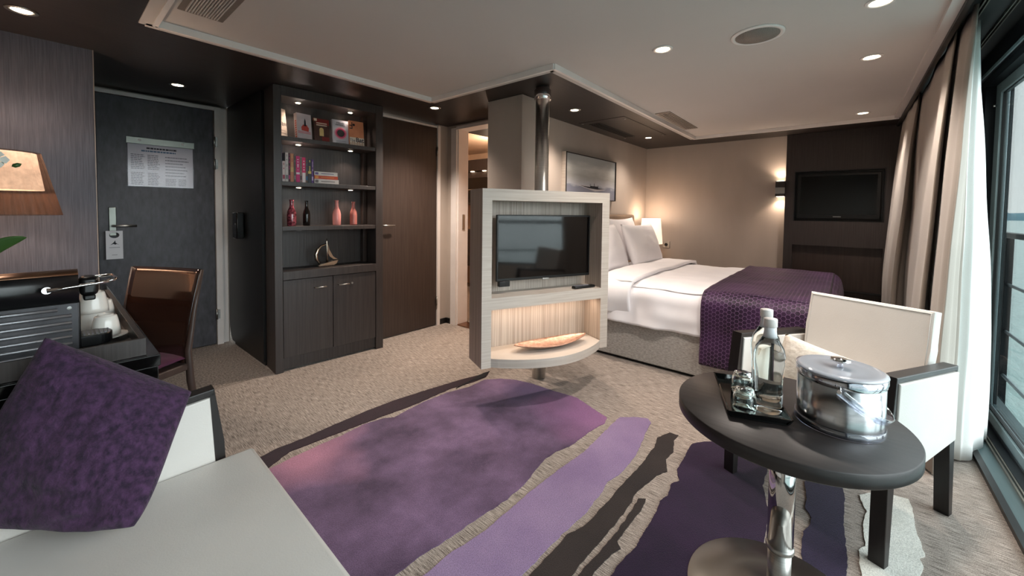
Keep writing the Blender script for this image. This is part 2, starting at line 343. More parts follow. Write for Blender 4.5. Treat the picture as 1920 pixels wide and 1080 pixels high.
def dup(root, loc=None, rz=None, label=None):
    r = root.copy(); COL.objects.link(r)
    if loc is not None: r.location = loc
    if rz is not None: r.rotation_euler = (0, 0, rz)
    if label: r['label'] = label
    for ch in list(root.children):
        c = ch.copy(); COL.objects.link(c); c.parent = r
        for g in list(ch.children): d = g.copy(); COL.objects.link(d); d.parent = c
    return r
def text(name, s, size, Mx, mat, parent, depth=.0004, align='CENTER', bold=0):
    cu = bpy.data.curves.new(name, 'FONT'); cu.body = s; cu.size = size; cu.extrude = depth; cu.align_x = align; cu.align_y = 'CENTER'; cu.offset = bold; cu.resolution_u = 2
    to = bpy.data.objects.new('tmp', cu); COL.objects.link(to); bpy.context.view_layer.update()
    me = bpy.data.meshes.new_from_object(to.evaluated_get(bpy.context.evaluated_depsgraph_get())); bpy.data.objects.remove(to)
    me.transform(Mx); me.name = name; me.materials.clear(); me.materials.append(M[mat] if isinstance(mat, str) else mat)
    o = bpy.data.objects.new(name, me); COL.objects.link(o); o.parent = parent; return o
def poly_pts(pts): return [uz(x, y, 0.) for x, y in pts]

# ================================================================== SETTING
# ---- floor: carpet with the dyed brush-stroke pattern woven in
FX0, FX1, FY0, FY1 = -.5, 5.36, -.52, 3.14
b = B()
b.box(FX0, FX1, FY0, FY1, -.05, 0)
b.mi = 1; b.box(.12, 1.05, 3.14, 4.3, -.05, 0); b.mi = 0; b.box(1.05, FX1, 3.14, 4.8, -.05, 0); b.box(FX0, .12, 3.14, 3.3, -.05, 0)
PATCH = [
 (2, [(501,880),(480,861.6),(522,840.5),(571,822),(618,800.6),(684,772.5),(740,751),(805.6,730),(838.5,720),(876,709),(916,700),(912,707),(890,716),(843,730),(768,763),(721,779.5),(665,800.6),(599,826),(543,847.5)]),
 (3, [(430,925),(510,878),(552.5,857),(604,833),(641.6,817),(683.8,796),(720,785),(740,783),(758.7,772.5),(796,753.8),(838.5,737),(880.6,725.6),(908.7,712.5),(937,710.6),(968,713),(997.8,720),(1035,732.7),(1082,746.7),(1110,765.5),(1138.4,784),(1133.8,793.6),(1105.6,810),(1068,838),(1045,846),(1021,861.6),(1006,880),(983.8,908.5),(951,936.6),(899.4,969.4),(870,990),(843,1009),(787,1044.4),(740,1080),(660,1150),(560,1200),(470,1100)]),
 (4, [(1162,783),(1194.8,783),(1215,786),(1220.6,793.6),(1209,814.7),(1200,838),(1190,857),(1162,889.7),(1138.4,903.8),(1129,922.5),(1096,964.7),(1059,997.5),(1021,1035),(979,1080),(930,1130),(760,1150),(700,1150),(796,1080),(843,1039.7),(908.7,997.5),(983.8,932),(1030.6,894),(1096,847.5),(1143,800.6)]),
 (5, [(1232,821.7),(1255.6,812),(1272,817),(1262.7,826),(1262.7,847.5),(1248.6,861.6),(1251,885),(1232,892),(1190,927),(1185,941),(1171,960),(1134,1007),(1087,1058),(1073,1080),(1030,1130),(930,1150),(993,1080),(1044.7,1025.6),(1063,1004.5),(1096,988),(1143,936.6),(1171,903.8),(1199.4,875.6),(1227.5,838)]),
 (5, [(1197,936.6),(1211,936.6),(1206.4,950.6),(1180,985),(1157,1016),(1164,1030),(1143,1044),(1115,1072.5),(1110,1082),(1060,1140),(1030,1140),(1082,1082),(1134,1025.6),(1171,979)]),
 (6, [(1298,833.4),(1316.6,829.7),(1380,828),(1436,835),(1442,870),(1430,910),(1441,960),(1433,1020),(1436,1090),(1400,1180),(1080,1150),(1148,1080),(1162,1058.5),(1190,1030),(1209,997.5),(1232,960),(1237,941),(1250.6,931),(1260,908.5),(1273.6,902.7),(1270,881.4),(1286,853),(1293,839)]),
 (7, [(1508,905),(1523,899),(1576.4,904),(1583.5,931),(1581.7,984),(1588.8,1048),(1587,1080),(1590,1180),(1530,1180),(1515,1090),(1502,1041),(1505.6,998),(1519.7,984),(1521.5,973.5),(1511,956),(1512,930)]),
 (8, [(1610,929),(1629.5,925.7),(1679,931),(1704,938),(1711,959),(1716,991),(1728.7,1026.6),(1734,1044),(1725,1048),(1730.5,1069),(1725,1083),(1735,1180),(1612,1180),(1615,1083),(1610,1033.7),(1622.4,1026.6),(1618,990),(1624,959)]),
 (9, [(855,729),(885,712),(905,701),(918,697),(908,708),(880,717)]),
]
for k, (mi, pts) in enumerate(PATCH):
    b.mi = mi; P3 = poly_pts(pts)
    # roughen the outline a little, as the tufting does
    Q = []
    for i, p in enumerate(P3):
        q = P3[(i + 1) % len(P3)]; L_ = (q - p).length; n_ = max(1, int(L_ / .012)); nrm = Vector((-(q - p).y, (q - p).x, 0)).normalized() if L_ else Vector()
        for j in range(n_):
            c = p.lerp(q, j / n_); Q.append(c + nrm * (noise.noise(c * 30 + Vector((k, 0, 0))) * .004 + noise.noise(c * 110) * .002))
    top = [Vector((p.x, p.y, .003 + .0003 * k)) for p in Q]
    vs_ = [b.bm.verts.new(p) for p in top]; es_ = [b.bm.edges.new((vs_[i], vs_[(i + 1) % len(vs_)])) for i in range(len(vs_))]
    for f in bmesh.ops.triangle_fill(b.bm, edges=es_, use_beauty=True, normal=(0, 0, 1))['geom']:
        if isinstance(f, bmesh.types.BMFace): f.material_index = mi
    for i in range(len(vs_)):
        a, c = vs_[i], vs_[(i + 1) % len(vs_)]
        q = b.bm.faces.new([a, c, b.bm.verts.new((c.co.x, c.co.y, -.001)), b.bm.verts.new((a.co.x, a.co.y, -.001))]); q.material_index = mi
pk = uz(560, 850); pk2 = uz(1105, 775); pk3 = uz(1000, 735); pk4 = uz(760, 800)
mats = ['carpet', 'carpet2', pile('burgundy_pile', (46, 25, 32), (38, 20, 27)),
        pile('purple_cloud_pile', (74, 56, 78), (118, 94, 124), [(pk.x, pk.y, .34, (168, 118, 140)), (pk2.x, pk2.y, .34, (132, 92, 130)), (pk3.x, pk3.y, .22, (88, 72, 104))], 3.6),
        pile('lavender_pile', (142, 121, 153), (126, 105, 140), s=3), pile('umber_pile', (48, 39, 36), (40, 32, 30)), pile('deep_purple_pile', (40, 21, 47), (32, 16, 39)),
        pile('midnight_pile', (38, 29, 54), (32, 23, 46)), pile('ivory_pile', (214, 212, 204), (202, 199, 190)), pile('black_pile', (22, 18, 20), (16, 14, 15))]
fl = b.obj('floor', mats, fix=False); struct(fl)

# ---- ceiling: white L-shaped panel with moulding, dark soffit around it
ZC, ZS = 2.10, 2.08
b = B(); b.box(.34, 2.05, -.33, 2.62, ZC, ZC + .06); b.box(2.05, 5.0, -.33, 1.44, ZC, ZC + .06)
struct(b.obj('ceiling', 'ceil'))
def strip(b, x0, y0, x1, y1, w, z0, z1):
    if abs(x1 - x0) > abs(y1 - y0): b.box(x0, x1, y0 - w / 2, y0 + w / 2, z0, z1)
    else: b.box(x0 - w / 2, x0 + w / 2, y0, y1, z0, z1)
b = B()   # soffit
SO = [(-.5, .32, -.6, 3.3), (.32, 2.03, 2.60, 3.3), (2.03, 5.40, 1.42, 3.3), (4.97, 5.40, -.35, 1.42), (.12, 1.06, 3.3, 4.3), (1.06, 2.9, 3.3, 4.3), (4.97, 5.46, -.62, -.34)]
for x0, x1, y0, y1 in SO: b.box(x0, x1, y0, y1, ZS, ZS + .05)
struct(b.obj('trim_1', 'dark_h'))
b = B(); b.box(-.7, 5.6, -.80, 4.95, 2.2, 2.26); struct(b.obj('leak_cover', 'black'))  # unseen black cover added above the ceiling to stop outside light leaking in
b = B()   # white moulding: band plus raised bead
path = [(.33, -.33), (.33, 2.60), (2.05, 2.60), (2.05, 1.42), (4.98, 1.42), (4.98, -.33)]
for (x0, y0), (x1, y1) in zip(path, path[1:]):
    strip(b, min(x0, x1), min(y0, y1), max(x0, x1), max(y0, y1), .05, 2.074, ZC + .001)
b.box(.33, 5.0, -.355, -.30, 2.078, ZC + .001); struct(b.obj('trim_10', 'ceil')); b = B()
path = [(.36, -.33), (.36, 2.57), (2.02, 2.57), (2.02, 1.39), (4.95, 1.39), (4.95, -.33)]
for (x0, y0), (x1, y1) in zip(path, path[1:]):
    strip(b, min(x0, x1), min(y0, y1), max(x0, x1), max(y0, y1), .020, 2.066, ZC + .001)
struct(b.obj('trim_2', 'mould'))

# ---- walls
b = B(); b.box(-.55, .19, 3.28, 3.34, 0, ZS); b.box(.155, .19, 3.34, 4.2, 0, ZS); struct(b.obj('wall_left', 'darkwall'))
b = B(); b.box(-.56, -.5, -.62, 3.34, 0, 2.14); struct(b.obj('wall_rear', 'wall'))
b = B(); b.box(.12, 1.06, 4.23, 4.29, 0, ZS); struct(b.obj('wall_entrance', 'wall'))
b = B(); b.box(5.40, 5.46, -.62, 2.2, 0, ZS + .02); struct(b.obj('wall_far', 'wall'))
b = B(); b.box(2.60, 5.40, 2.14, 2.24, 0, ZS); b.box(2.33, 2.60, 1.885, 2.24, 0, ZS, .004); struct(b.obj('wall_headboard', 'wall'))
b = B(); b.box(2.76, 2.86, 3.10, 3.24, 0, ZS); b.box(2.76, 2.86, 2.24, 2.30, 0, ZS); b.box(2.76, 2.86, 2.30, 3.10, 2.055, ZS); b.box(2.64, 2.86, 3.24, 3.30, 0, ZS)
struct(b.obj('wall_bathroom', 'wall'))
b = B(); b.box(3.85, 5.4, -.76, -.70, 0, 2.14); struct(b.obj('wall_right', 'darkalu'))
b = B(); b.box(5.385, 5.40, .53, 2.14, 0, .06); b.box(2.64, 2.755, 3.228, 3.24, 0, .055); b.box(2.745, 2.76, 3.17, 3.228, 0, .055); b.box(1.0, 1.046, 4.215, 4.23, 0, .05)
struct(b.obj('baseboard_far', 'black'))

# ---- window side: recess, header, threshold and sliding glass doors
b = B(); b.box(-.5, 5.4, -.80, -.34, 2.14, 2.2); b.box(-.5, 5.4, -.36, -.34, 2.06, 2.14)
struct(b.obj('trim_3', 'black'))
b = B(); b.box(-.5, 5.4, -.72, -.60, 2.03, 2.14); struct(b.obj('trim_4', 'darkalu'))
b = B(); b.box(-.5, 3.9, -.605, -.598, 2.028, 2.045); struct(b.obj('trim_5', 'alu'))
b = B(); b.box(-.5, 5.38, -.545, -.52, -.05, .022); struct(b.obj('trim_6', 'black'))
b = B(); b.box(-.5, 5.38, -.80, -.545, -.05, .018); struct(b.obj('trim_7', 'curbteal'))
w1 = bpy.data.objects.new('window_1', None); COL.objects.link(w1); struct(w1, 'sliding glass doors to the water with grey sashes')
b = B()
for y in (-.598, -.612): b.box(-.45, 3.9, y - .003, y + .003, .018, .03)
b.obj('floor_track', 'track', w1)
b = B(); b.box(-.45, 3.9, -.655, -.62, .018, .024); b.box(-.45, 3.9, -.660, -.655, .018, .036); b.obj('track_channel', 'darkalu', w1)
b = B(); b.box(-.45, 3.92, -.74, -.62, 1.985, 2.03); b.box(3.70, 3.86, -.70, -.62, .02, 1.985); b.box(3.86, 3.92, -.74, -.66, .02, 1.985); b.box(-.5, -.40, -.74, -.62, .02, 1.985); b.box(-.45, 3.7, -.74, -.70, .018, .03)
b.obj('outer_frame', 'darkalu', w1)
for x0, x1, y in ((1.72, 3.70, -.68), (-.40, 1.80, -.715)):
    b = B(); t = .05
    b.box(x0, x0 + .07, y - .018, y + .018, .03, 1.985, .003); b.box(x1 - .09, x1, y - .018, y + .018, .03, 1.985, .003)
    b.box(x0 + .07, x1 - .09, y - .018, y + .018, .03, .085, .003); b.box(x0 + .07, x1 - .09, y - .018, y + .018, 1.925, 1.985, .003)
    s = b.obj('sash', 'alu', w1)
    b = B(); b.box(x0 + .07, x1 - .09, y - .003, y + .003, .085, 1.925); b.obj('glass_pane', 'pane', s)
    b = B(); b.box(x0 + .07, x0 + .078, y - .008, y + .008, .085, 1.925); b.box(x1 - .098, x1 - .09, y - .008, y + .008, .085, 1.925); b.box(x0 + .078, x1 - .098, y - .008, y + .008, .085, .093); b.box(x0 + .078, x1 - .098, y - .008, y + .008, 1.917, 1.925)
    b.obj('glazing_gasket', 'plastic', s)
b = B(); b.cyl((3.665, -.660, 1.86), (3.665, -.645, 1.86), .008, n=12); b.obj('latch_knob', 'chrome', w1)
for i, (y, nm) in enumerate(((-.43, 'outer curtain rail nearest the room'), (-.53, 'second curtain rail nearest the glass'))):
    b = B(); b.box(-.48, 5.36, y - .009, y - .004, 2.125, 2.14); b.box(-.48, 5.36, y + .004, y + .009, 2.125, 2.14)
    tag(b.obj('curtain_rail', 'track'), 'slim aluminium ' + nm, 'curtain rail')

# ---- door_1 entrance (alcove) : frame, leaf, hinges, handle plate
d1 = bpy.data.objects.new('door_1', None); COL.objects.link(d1); struct(d1, 'dark entrance door with light metal frame')
b = B(); b.box(.24, .98, 4.18, 4.225, 2.035, 2.062); b.box(.955, 1.00, 4.17, 4.225, 0, 2.062); b.box(.215, .245, 4.18, 4.225, 0, 2.062); b.box(1.00, 1.045, 4.20, 4.228, 0, 2.062)
b.obj('door_frame', 'frame', d1)
b = B(); b.box(.25, .95, 4.19, 4.22, .008, 2.03, .002); b.obj('door_leaf', 'doorleaf', d1)
for z in (1.765, 1.575, .27):
    b = B(); b.cyl((.953, 4.172, z - .045), (.953, 4.172, z + .045), .009, n=12); b.box(.953, .975, 4.166, 4.172, z - .04, z + .04); b.obj('hinge', 'steel', d1)
b = B(); b.box(.303, .345, 4.180, 4.190, .98, 1.195, .004); pl = b.obj('handle_plate', 'satin', d1)
b = B(); b.tube([(.325, 4.18, 1.055), (.325, 4.135, 1.055), (.34, 4.125, 1.055), (.45, 4.125, 1.055)], .0085, 10); b.obj('lever', 'steel', pl)
b = B(); b.box(.1905, .194, 3.275, 3.285, 0, ZS); b.obj('edge_strip', 'grille', d1)

# notice sheet on the entrance door
t = thing('notice_sheet', 'white printed information sheet in a clear sleeve under a steel rail on the entrance door', 'notice', (.61, 4.19, 1.36))
b = B(); b.box(-.205, .205, -.014, 0, .325, .375, .002); rl = b.obj('steel_rail', 'satin', t)
for x in (-.13, .13):
    b = B(); b.cyl((x, -.014, .355), (x, -.019, .355), .009, n=14); b.obj('screw', 'chrome', rl)
b = B(); b.box(-.196, .196, -.006, -.003, 0, .325); pp = b.obj('paper', 'paper', t)
def printing(parent, x0, x1, z0, z1, n, mat, y, seed=0, h=.45):
    rr = random.Random(seed); b = B(); dz = (z1 - z0) / n
    for i in range(n):
        z = z1 - dz * (i + .5); x = x0
        end = x1 - rr.random() * .25 * (x1 - x0)
        while x < end:
            w = rr.uniform(.008, .022); b.box(x, min(x + w, end), y - .0006, y, z - dz * h / 2, z + dz * h / 2); x += w + .003
    return b.obj('printed_lines', mat, parent)
printing(pp, -.09, .10, .290, .306, 1, 'inkd', -.006, 1, .8); printing(pp, -.12, .15, .268, .283, 1, 'inkb', -.006, 2, .8)
printing(pp, -.18, -.10, .13, .25, 9, 'ink', -.006, 3); printing(pp, -.18, -.10, .01, .11, 8, 'ink', -.006, 4)
printing(pp, -.085, -.01, .13, .25, 9, 'ink', -.006, 5); printing(pp, -.085, -.01, .01, .11, 8, 'ink', -.006, 6)
printing(pp, .02, .17, .08, .25, 7, 'ink', -.006, 7, .3); printing(pp, .02, .09, .01, .07, 5, 'ink', -.006, 8); printing(pp, .10, .16, .01, .07, 5, 'ink', -.006, 9)
b = B(); b.box(-.2005, .2005, -.0085, -.0075, -.004, .325); b.obj('clear_sleeve', 'sleeve', t)

# do-not-disturb hanger
t = thing('door_hanger', 'white paper hanger sign on the lever of the entrance door', 'door hanger', (.327, 4.134, .81))
b = B(); n = 20; w, h = .045, .21
outer = [(-w, 0), (w, 0), (w, h), (-w, h)]; hole = [(.027 * math.cos(2 * PI * i / n), .178 + .022 * math.sin(2 * PI * i / n)) for i in range(n)]
vs_ = []
for ring in (outer, hole):
    V = [b.bm.verts.new((x, 0, z)) for x, z in ring]; vs_ += [b.bm.edges.new((V[i], V[(i + 1) % len(V)])) for i in range(len(V))]
bmesh.ops.triangle_fill(b.bm, edges=vs_, use_beauty=True)
b.obj('card', 'paper', t, thick=.0015)
b = B(); b.prism([(-.022, -.0012, .105), (-.004, -.0012, .125), (.004, -.0012, .14), (.006, -.0012, .122), (.024, -.0012, .105), (.012, -.0012, .112), (.004, -.0012, .107), (-.006, -.0012, .113)], (0, -.0006, 0)); b.obj('printed_emblem', 'inkd', t)
b = B(); b.box(-.028, .028, -.0018, -.0012, .085, .088); b.box(-.014, .014, -.0018, -.0012, .03, .033); b.obj('printed_lines', 'ink', t)

# ---- door_2 closet door, right of the bookcase
d2 = bpy.data.objects.new('door_2', None); COL.objects.link(d2); struct(d2, 'tall dark closet door with light frame')
b = B(); b.box(1.84, 2.655, 3.235, 3.28, 2.045, 2.062); b.box(2.618, 2.652, 3.22, 3.28, 0, 2.062); b.obj('door_frame', 'frame', d2)
b = B(); b.box(1.80, 2.615, 3.235, 3.275, .008, 2.042, .002); b.obj('door_leaf', 'closetdoor', d2)
b = B(); b.box(1.84, 1.985, 3.228, 3.236, .008, 2.04); b.obj('left_stile', 'closetdoor', d2)
for z in (1.80, .26):
    b = B(); b.cyl((2.612, 3.222, z - .045), (2.612, 3.222, z + .045), .008, n=12); b.obj('hinge', 'steel', d2)
b = B(); b.tube([(1.975, 3.235, 1.055), (1.975, 3.195, 1.055), (1.985, 3.188, 1.055), (2.09, 3.188, 1.055)], .008, 10); b.box(1.962, 1.988, 3.228, 3.235, 1.03, 1.08); b.obj('lever', 'steel', d2)

# ---- door_3 bathroom doorway
d3 = bpy.data.objects.new('door_3', None); COL.objects.link(d3); struct(d3, 'pale frame of the open bathroom doorway')
b = B(); b.box(2.745, 2.765, 3.085, 3.165, 0, 2.05); b.box(2.765, 2.90, 3.07, 3.10, 0, 2.05); b.box(2.745, 2.90, 2.30, 3.085, 2.03, 2.062); b.box(2.745, 2.90, 2.285, 2.31, 0, 2.05)
b.obj('door_frame', 'frame', d3)
b = B(); b.box(2.82, 2.85, 3.064, 3.07, 1.0, 1.16); b.obj('strike_plate', 'steel', d3)
b = B(); b.box(2.76, 2.90, 2.31, 3.07, .001, .012); b.obj('threshold', 'bronze', d3)
# bathroom beyond
b = B(); b.box(2.86, 4.6, 2.24, 2.3, 0, 2.12); b.box(4.55, 4.6, 2.3, 4.8, 0, 2.12); b.box(2.80, 4.6, 4.8, 4.86, 0, 2.12); b.box(2.80, 2.86, 3.3, 4.8, 0, 2.12)
struct(b.obj('wall_washroom', 'bathtile'))
b = B(); b.box(2.86, 4.6, 2.3, 4.8, 2.12, 2.16); struct(b.obj('ceiling_washroom', 'bathtile'))
t = thing('bathroom_cabinet', 'dark bathroom cabinet with two small spots seen through the doorway', 'cabinet', (4.25, 4.32, 0))
b = B(); b.box(-.05, .29, -.42, .42, 1.80, 1.97, .004); b.box(-.02, .29, -.42, .42, 1.30, 1.79); b.box(-.05, .29, -.42, -.40, .0, 1.8); b.box(-.03, .29, -.40, .42, .35, .9); b.obj('carcass', 'dark', t)
b = B(); b.box(-.028, -.021, -.36, .38, 1.33, 1.70); b.obj('mirror_door', 'gloss', t)
for y in (-.2, .05):
    b = B(); b.cyl((.02 - .05, y, 1.797), (.02 - .05, y, 1.79), .03, n=16); b.obj('spot', 'bulbd', t)
b = B(); b.tube([(-.028, -.3, 1.52), (-.06, -.3, 1.52), (-.06, .3, 1.52), (-.028, .3, 1.52)], .007, 8); b.obj('towel_rail', 'chrome', t)
light('POINT', 'bathroom_light', (3.7, 3.3, 1.95), 26, WARM2, .1)

# ---- media wall panel at the far end
t = thing('media_wall_panel', 'tall dark wood wall panel with a television niche and an open niche below', 'wall panel', (5.33, 0, 0))
b = B(); x0, x1 = 0, .06
b.box(x0, x1, .45, .53, 0, ZS - .002); b.box(x0, x1, -.50, -.285, 0, ZS - .002); b.box(x0, x1, -.285, .45, 1.67, ZS - .002); b.box(x0, x1, -.285, .45, .87, 1.13); b.box(x0, x1, -.285, .45, 0, .40)
b.obj('panel', 'dark', t)
b = B(); b.box(.055, .065, -.285, .45, 1.13, 1.67); b.box(.0, .055, .44, .45, 1.13, 1.67); b.box(.0, .055, -.285, -.275, 1.13, 1.67); b.box(.0, .055, -.275, .44, 1.66, 1.67); b.box(.0, .055, -.275, .44, 1.13, 1.138); b.obj('television_niche', 'black', t)
b = B(); b.box(.052, .066, -.285, .45, .40, .87); b.obj('niche_back', 'closetdoor', t)
b = B(); b.box(-.03, .052, -.285, .45, .40, .415); b.obj('niche_shelf', 'black', t)
t = thing('television', 'flat television set into the dark panel at the far end', 'television', (5.335, .075, 1.16))
b = B(); b.box(0, .045, -.33, .345, 0, .475, .006); b.obj('casing', 'plastic', t)
b = B(); b.box(-.002, .001, -.30, .315, .045, .45); b.obj('screen', 'screen', t)
b = B(); b.box(-.004, -.002, -.03, .035, .018, .026); b.obj('maker_badge', 'steel', t)

# ================================================================== BOOKCASE
bk = thing('bookcase', 'tall dark wood bookcase with four open shelves over two cupboard doors', 'bookcase', (1.05, 3.105, 0), math.atan2(3.045 - 3.105, .8))
DW = .83; DD = .25
b = B(); b.box(0, .053, 0, .225, 0, ZS - .003, .002); b.obj('side_panel', 'dark', bk)
b = B(); b.box(.765, DW, 0, .16, 0, ZS - .003, .002); b.obj('side_panel', 'dark', bk)
b = B(); b.box(.053, .765, .235, .25, .1, ZS - .003); b.obj('back_panel', 'dark', bk)
b = B(); b.box(.053, .765, 0, .235, 2.008, ZS - .003); b.obj('header', 'dark', bk)
for z0, z1 in ((1.692, 1.722), (1.366, 1.396), (1.039, 1.069)):
    b = B(); b.box(.053, .765, .004, .235, z0, z1, .0015); sh = b.obj('shelf', 'dark', bk)
for z in (2.008, 1.692, 1.366, 1.039):
    for x in (.20, .60):
        b = B(); b.lathe([(.030, 0), (.030, -.004), (.022, -.006), (.0, -.006)], 20, T(x, .12, z)); sp = b.obj('shelf_spot', 'steel', bk)
        b = B(); b.lathe([(.017, -.0062), (.016, -.008), (0, -.008)], 16, T(x, .12, z)); b.obj('lens', 'bulb' if z > 1.3 else 'steel', sp)
        if z > 1.3:
            p = bk.matrix_basis @ Vector((x, .12, z - .012)); a_ = math.atan2(3.045 - 3.105, .8)
            p = Vector((1.05 + x * math.cos(a_) - .12 * math.sin(a_), 3.105 + x * math.sin(a_) + .12 * math.cos(a_), z - .012))
            light('SPOT', 'shelf_light', p, 3.2, WARM, .012, (0, 0, 0), math.radians(120), .8)
b = B(); b.box(.053, .765, -.004, .235, .678, .740, .002); b.obj('counter', 'dark', bk)
b = B(); b.box(.053, .765, .02, .235, .015, .10); b.obj('plinth', 'dark', bk)
for x0, x1, hx in ((.056, .407, (.27, .35)), (.411, .762, (.45, .53))):
    b = B(); b.box(x0, x1, .004, .022, .104, .674, .002); dr = b.obj('cupboard_door', 'dark', bk)
    b = B(); b.tube([(hx[0], .004, .60), (hx[0], -.022, .60), (hx[1], -.022, .60), (hx[1], .004, .60)], .005, 8); b.obj('handle', 'steel', dr)
    if x0 > .3:
        b = B(); b.cyl((.56, .004, .60), (.56, -.002, .60), .008, n=12); b.obj('lock', 'steel', dr)
BKM = T(1.05, 3.105, 0) @ Rz(math.atan2(3.045 - 3.105, .8))
def onbk(x, y, z): return BKM @ Vector((x, y, z))
BKA = math.atan2(3.045 - 3.105, .8)

# wardrobe block behind the bookcase (its dark side lines the entrance alcove)
t = thing('wardrobe', 'black sided wardrobe between the entrance door and the bookcase', 'wardrobe', (1.05, 3.345, 0))
b = B(); pr_ = [(0, 0, .03), (0, .77, .03), (0, .81, .07), (0, .845, .14), (0, .845, ZS - .003), (0, 0, ZS - .003)]
b.prism(pr_, (.73, 0, 0)); b.obj('carcass', 'black', t)
b = B(); b.box(.012, .7, 0, .74, 0, .03); b.obj('plinth', 'black', t)
t = thing('wall_holder', 'black slim holder box on the side of the wardrobe beside the entrance', 'holder', (1.045, 3.77, .95))
b = B(); b.box(-.055, 0, -.035, .075, 0, .215, .008); b.obj('box', 'gloss', t)
b = B(); b.box(-.03, 0, .085, .12, 0, .215, .004); b.obj('side_bracket', 'plastic', t)
b = B(); b.cyl((-.055, -.005, .12), (-.058, -.005, .12), .006, n=10); b.obj('indicator', 'steel', t)

# ---- books shown face out on the top shelf
def faceout(x0, x1, h, cover, label, rot=0, th=.03, y=.10, spine=None):
    c = onbk((x0 + x1) / 2, y, 1.7225)
    t = thing('book', label, 'book', c, BKA + rot, 'books standing face out on the top shelf'); w = (x1 - x0) / 2
    tilt = Rx(math.radians(-6))
    b = B(); b.box(-w, w, 0, .002, 0, h, Mx=tilt); b.box(-w, w, th - .002, th, 0, h, Mx=tilt); b.mi = 0; b.box(-w, -w + .002, .002, th - .002, 0, h, Mx=tilt)
    b.obj('cover', [cover], t)
    b = B(); b.box(-w + .002, w - .002, .002, th - .002, .003, h - .003, Mx=tilt); b.obj('pages', 'paper', t)
    return t, w, tilt
def disc(b, cx, cz, r, y, n=28, sx=1): b.prism([(cx + r * sx * math.cos(2 * PI * i / n), y, cz + r * math.sin(2 * PI * i / n)) for i in range(n)], (0, -.0006, 0), Mx=b.M)
t, w, tl = faceout(.058, .15, .225, col((228, 206, 188)), 'cream book face out with a line of small figures, leftmost on the top shelf', math.radians(38), .02, .13)
b = B(); rr = random.Random(3)
for i in range(7): x = -.042 + i * .013; b.box(x, x + .006, -.0008, 0, .095 + rr.random() * .006, .118 + rr.random() * .008, Mx=tl)
b.obj('printed_figures', 'inkd', t)
b = B(); [b.box(-.03, .03, -.0008, 0, z, z + .004, Mx=tl) for z in (.17, .18, .06, .04)]; b.obj('printed_lines', col((196, 172, 156)), t)
t, w, tl = faceout(.185, .295, .205, col((214, 202, 206)), 'white book face out with a red perfume bottle picture and red spine lettering', math.radians(10), .042, .09)
b = B(); b.box(-.012, .022, -.0008, 0, .075, .12, Mx=tl); b.prism([(-.022, -.0002, .075), (.03, -.0002, .07), (.034, -.0002, .098), (.02, -.0002, .115), (-.012, -.0002, .115), (-.024, -.0002, .1)], (0, -.0007, 0), Mx=tl); b.obj('printed_bottle', col((196, 78, 70)), t)
b = B(); b.prism([(-.003, -.001, .11), (.013, -.001, .11), (.011, -.001, .15), (.006, -.001, .17), (.001, -.001, .15)], (0, -.0007, 0), Mx=tl); b.obj('printed_stopper', 'inkd', t)
b = B(); [b.box(-.05, .045, -.0008, 0, z, z + .006, Mx=tl) for z in (.052, .062)]; b.obj('printed_lines', col((214, 140, 150)), t)
b = B(); [b.box(-w - .0008, -w, .010, .030, z, z + .011, Mx=tl) for z in [.02 + .017 * i for i in range(8)]]; b.obj('spine_letters', col((206, 96, 90)), t)
t, w, tl = faceout(.315, .43, .195, col((84, 52, 44)), 'dark red and brown book face out with a glowing doorway picture', 0, .025, .11)
b = B(); b.box(-.045, .057, -.0006, 0, .145, .19, Mx=tl); b.obj('red_title_block', col((136, 40, 34)), t)
b = B(); b.box(0, .055, -.0006, 0, .01, .05, Mx=tl); b.obj('red_print', col((136, 40, 34)), t)
b = B(); b.box(-.018, .014, -.0009, 0, .055, .105, Mx=tl); b.M = tl; disc(b, -.002, .105, .016, -.0003); b.obj('doorway_print', col((226, 198, 136)), t)
b = B(); [b.box(-.04, .04, -.0012, 0, z, z + .008, Mx=tl) for z in (.152, .136)]; b.box(-.056, -.035, -.001, 0, .17, .19, Mx=tl); b.obj('title_print', col((226, 206, 186)), t)
t, w, tl = faceout(.452, .585, .205, col((214, 210, 218)), 'white book face out with a black disc in a pink halo', 0, .03, .10)
b = B(); b.M = tl; disc(b, -.002, .098, .050, -.0002); b.obj('halo_outer', col((236, 160, 176)), t)
b = B(); b.M = tl; disc(b, -.002, .098, .040, -.0006); b.obj('halo_inner', col((214, 66, 110)), t)
b = B(); b.M = tl; disc(b, -.002, .098, .030, -.0010); b.obj('dark_disc', col((48, 44, 46)), t)
text('title_print', 'STEPHEN\nHAWKING', .016, tl @ T(-.002, -.001, .172) @ Rx(PI / 2), 'inkd', t, .0003, bold=.0002)
b = B(); [b.box(-.04, .04, -.0008, 0, z, z + .003, Mx=tl) for z in (.03, .018)]; b.obj('printed_lines', 'ink', t)
t, w, tl = faceout(.578, .70, .213, col((232, 150, 108)), 'orange book face out titled The Bat, rightmost on the top shelf', 0, .02, .075)
b = B(); b.box(-.061, .061, -.0006, 0, 0, .075, Mx=tl); b.obj('pale_print', col((240, 222, 206)), t)
b = B(); [b.box(-.055 + .014 * i, -.049 + .014 * i, -.0009, 0, .0, .03 + .012 * (i % 3), Mx=tl) for i in range(8)]; b.obj('grass_print', col((200, 150, 116)), t)
text('title_print', 'The', .030, tl @ T(-.038, -.001, .050) @ Rx(PI / 2), 'ink', t, .0003); text('title_print', 'Bat', .052, tl @ T(.024, -.001, .055) @ Rx(PI / 2), 'inkd', t, .0003, bold=.0008)
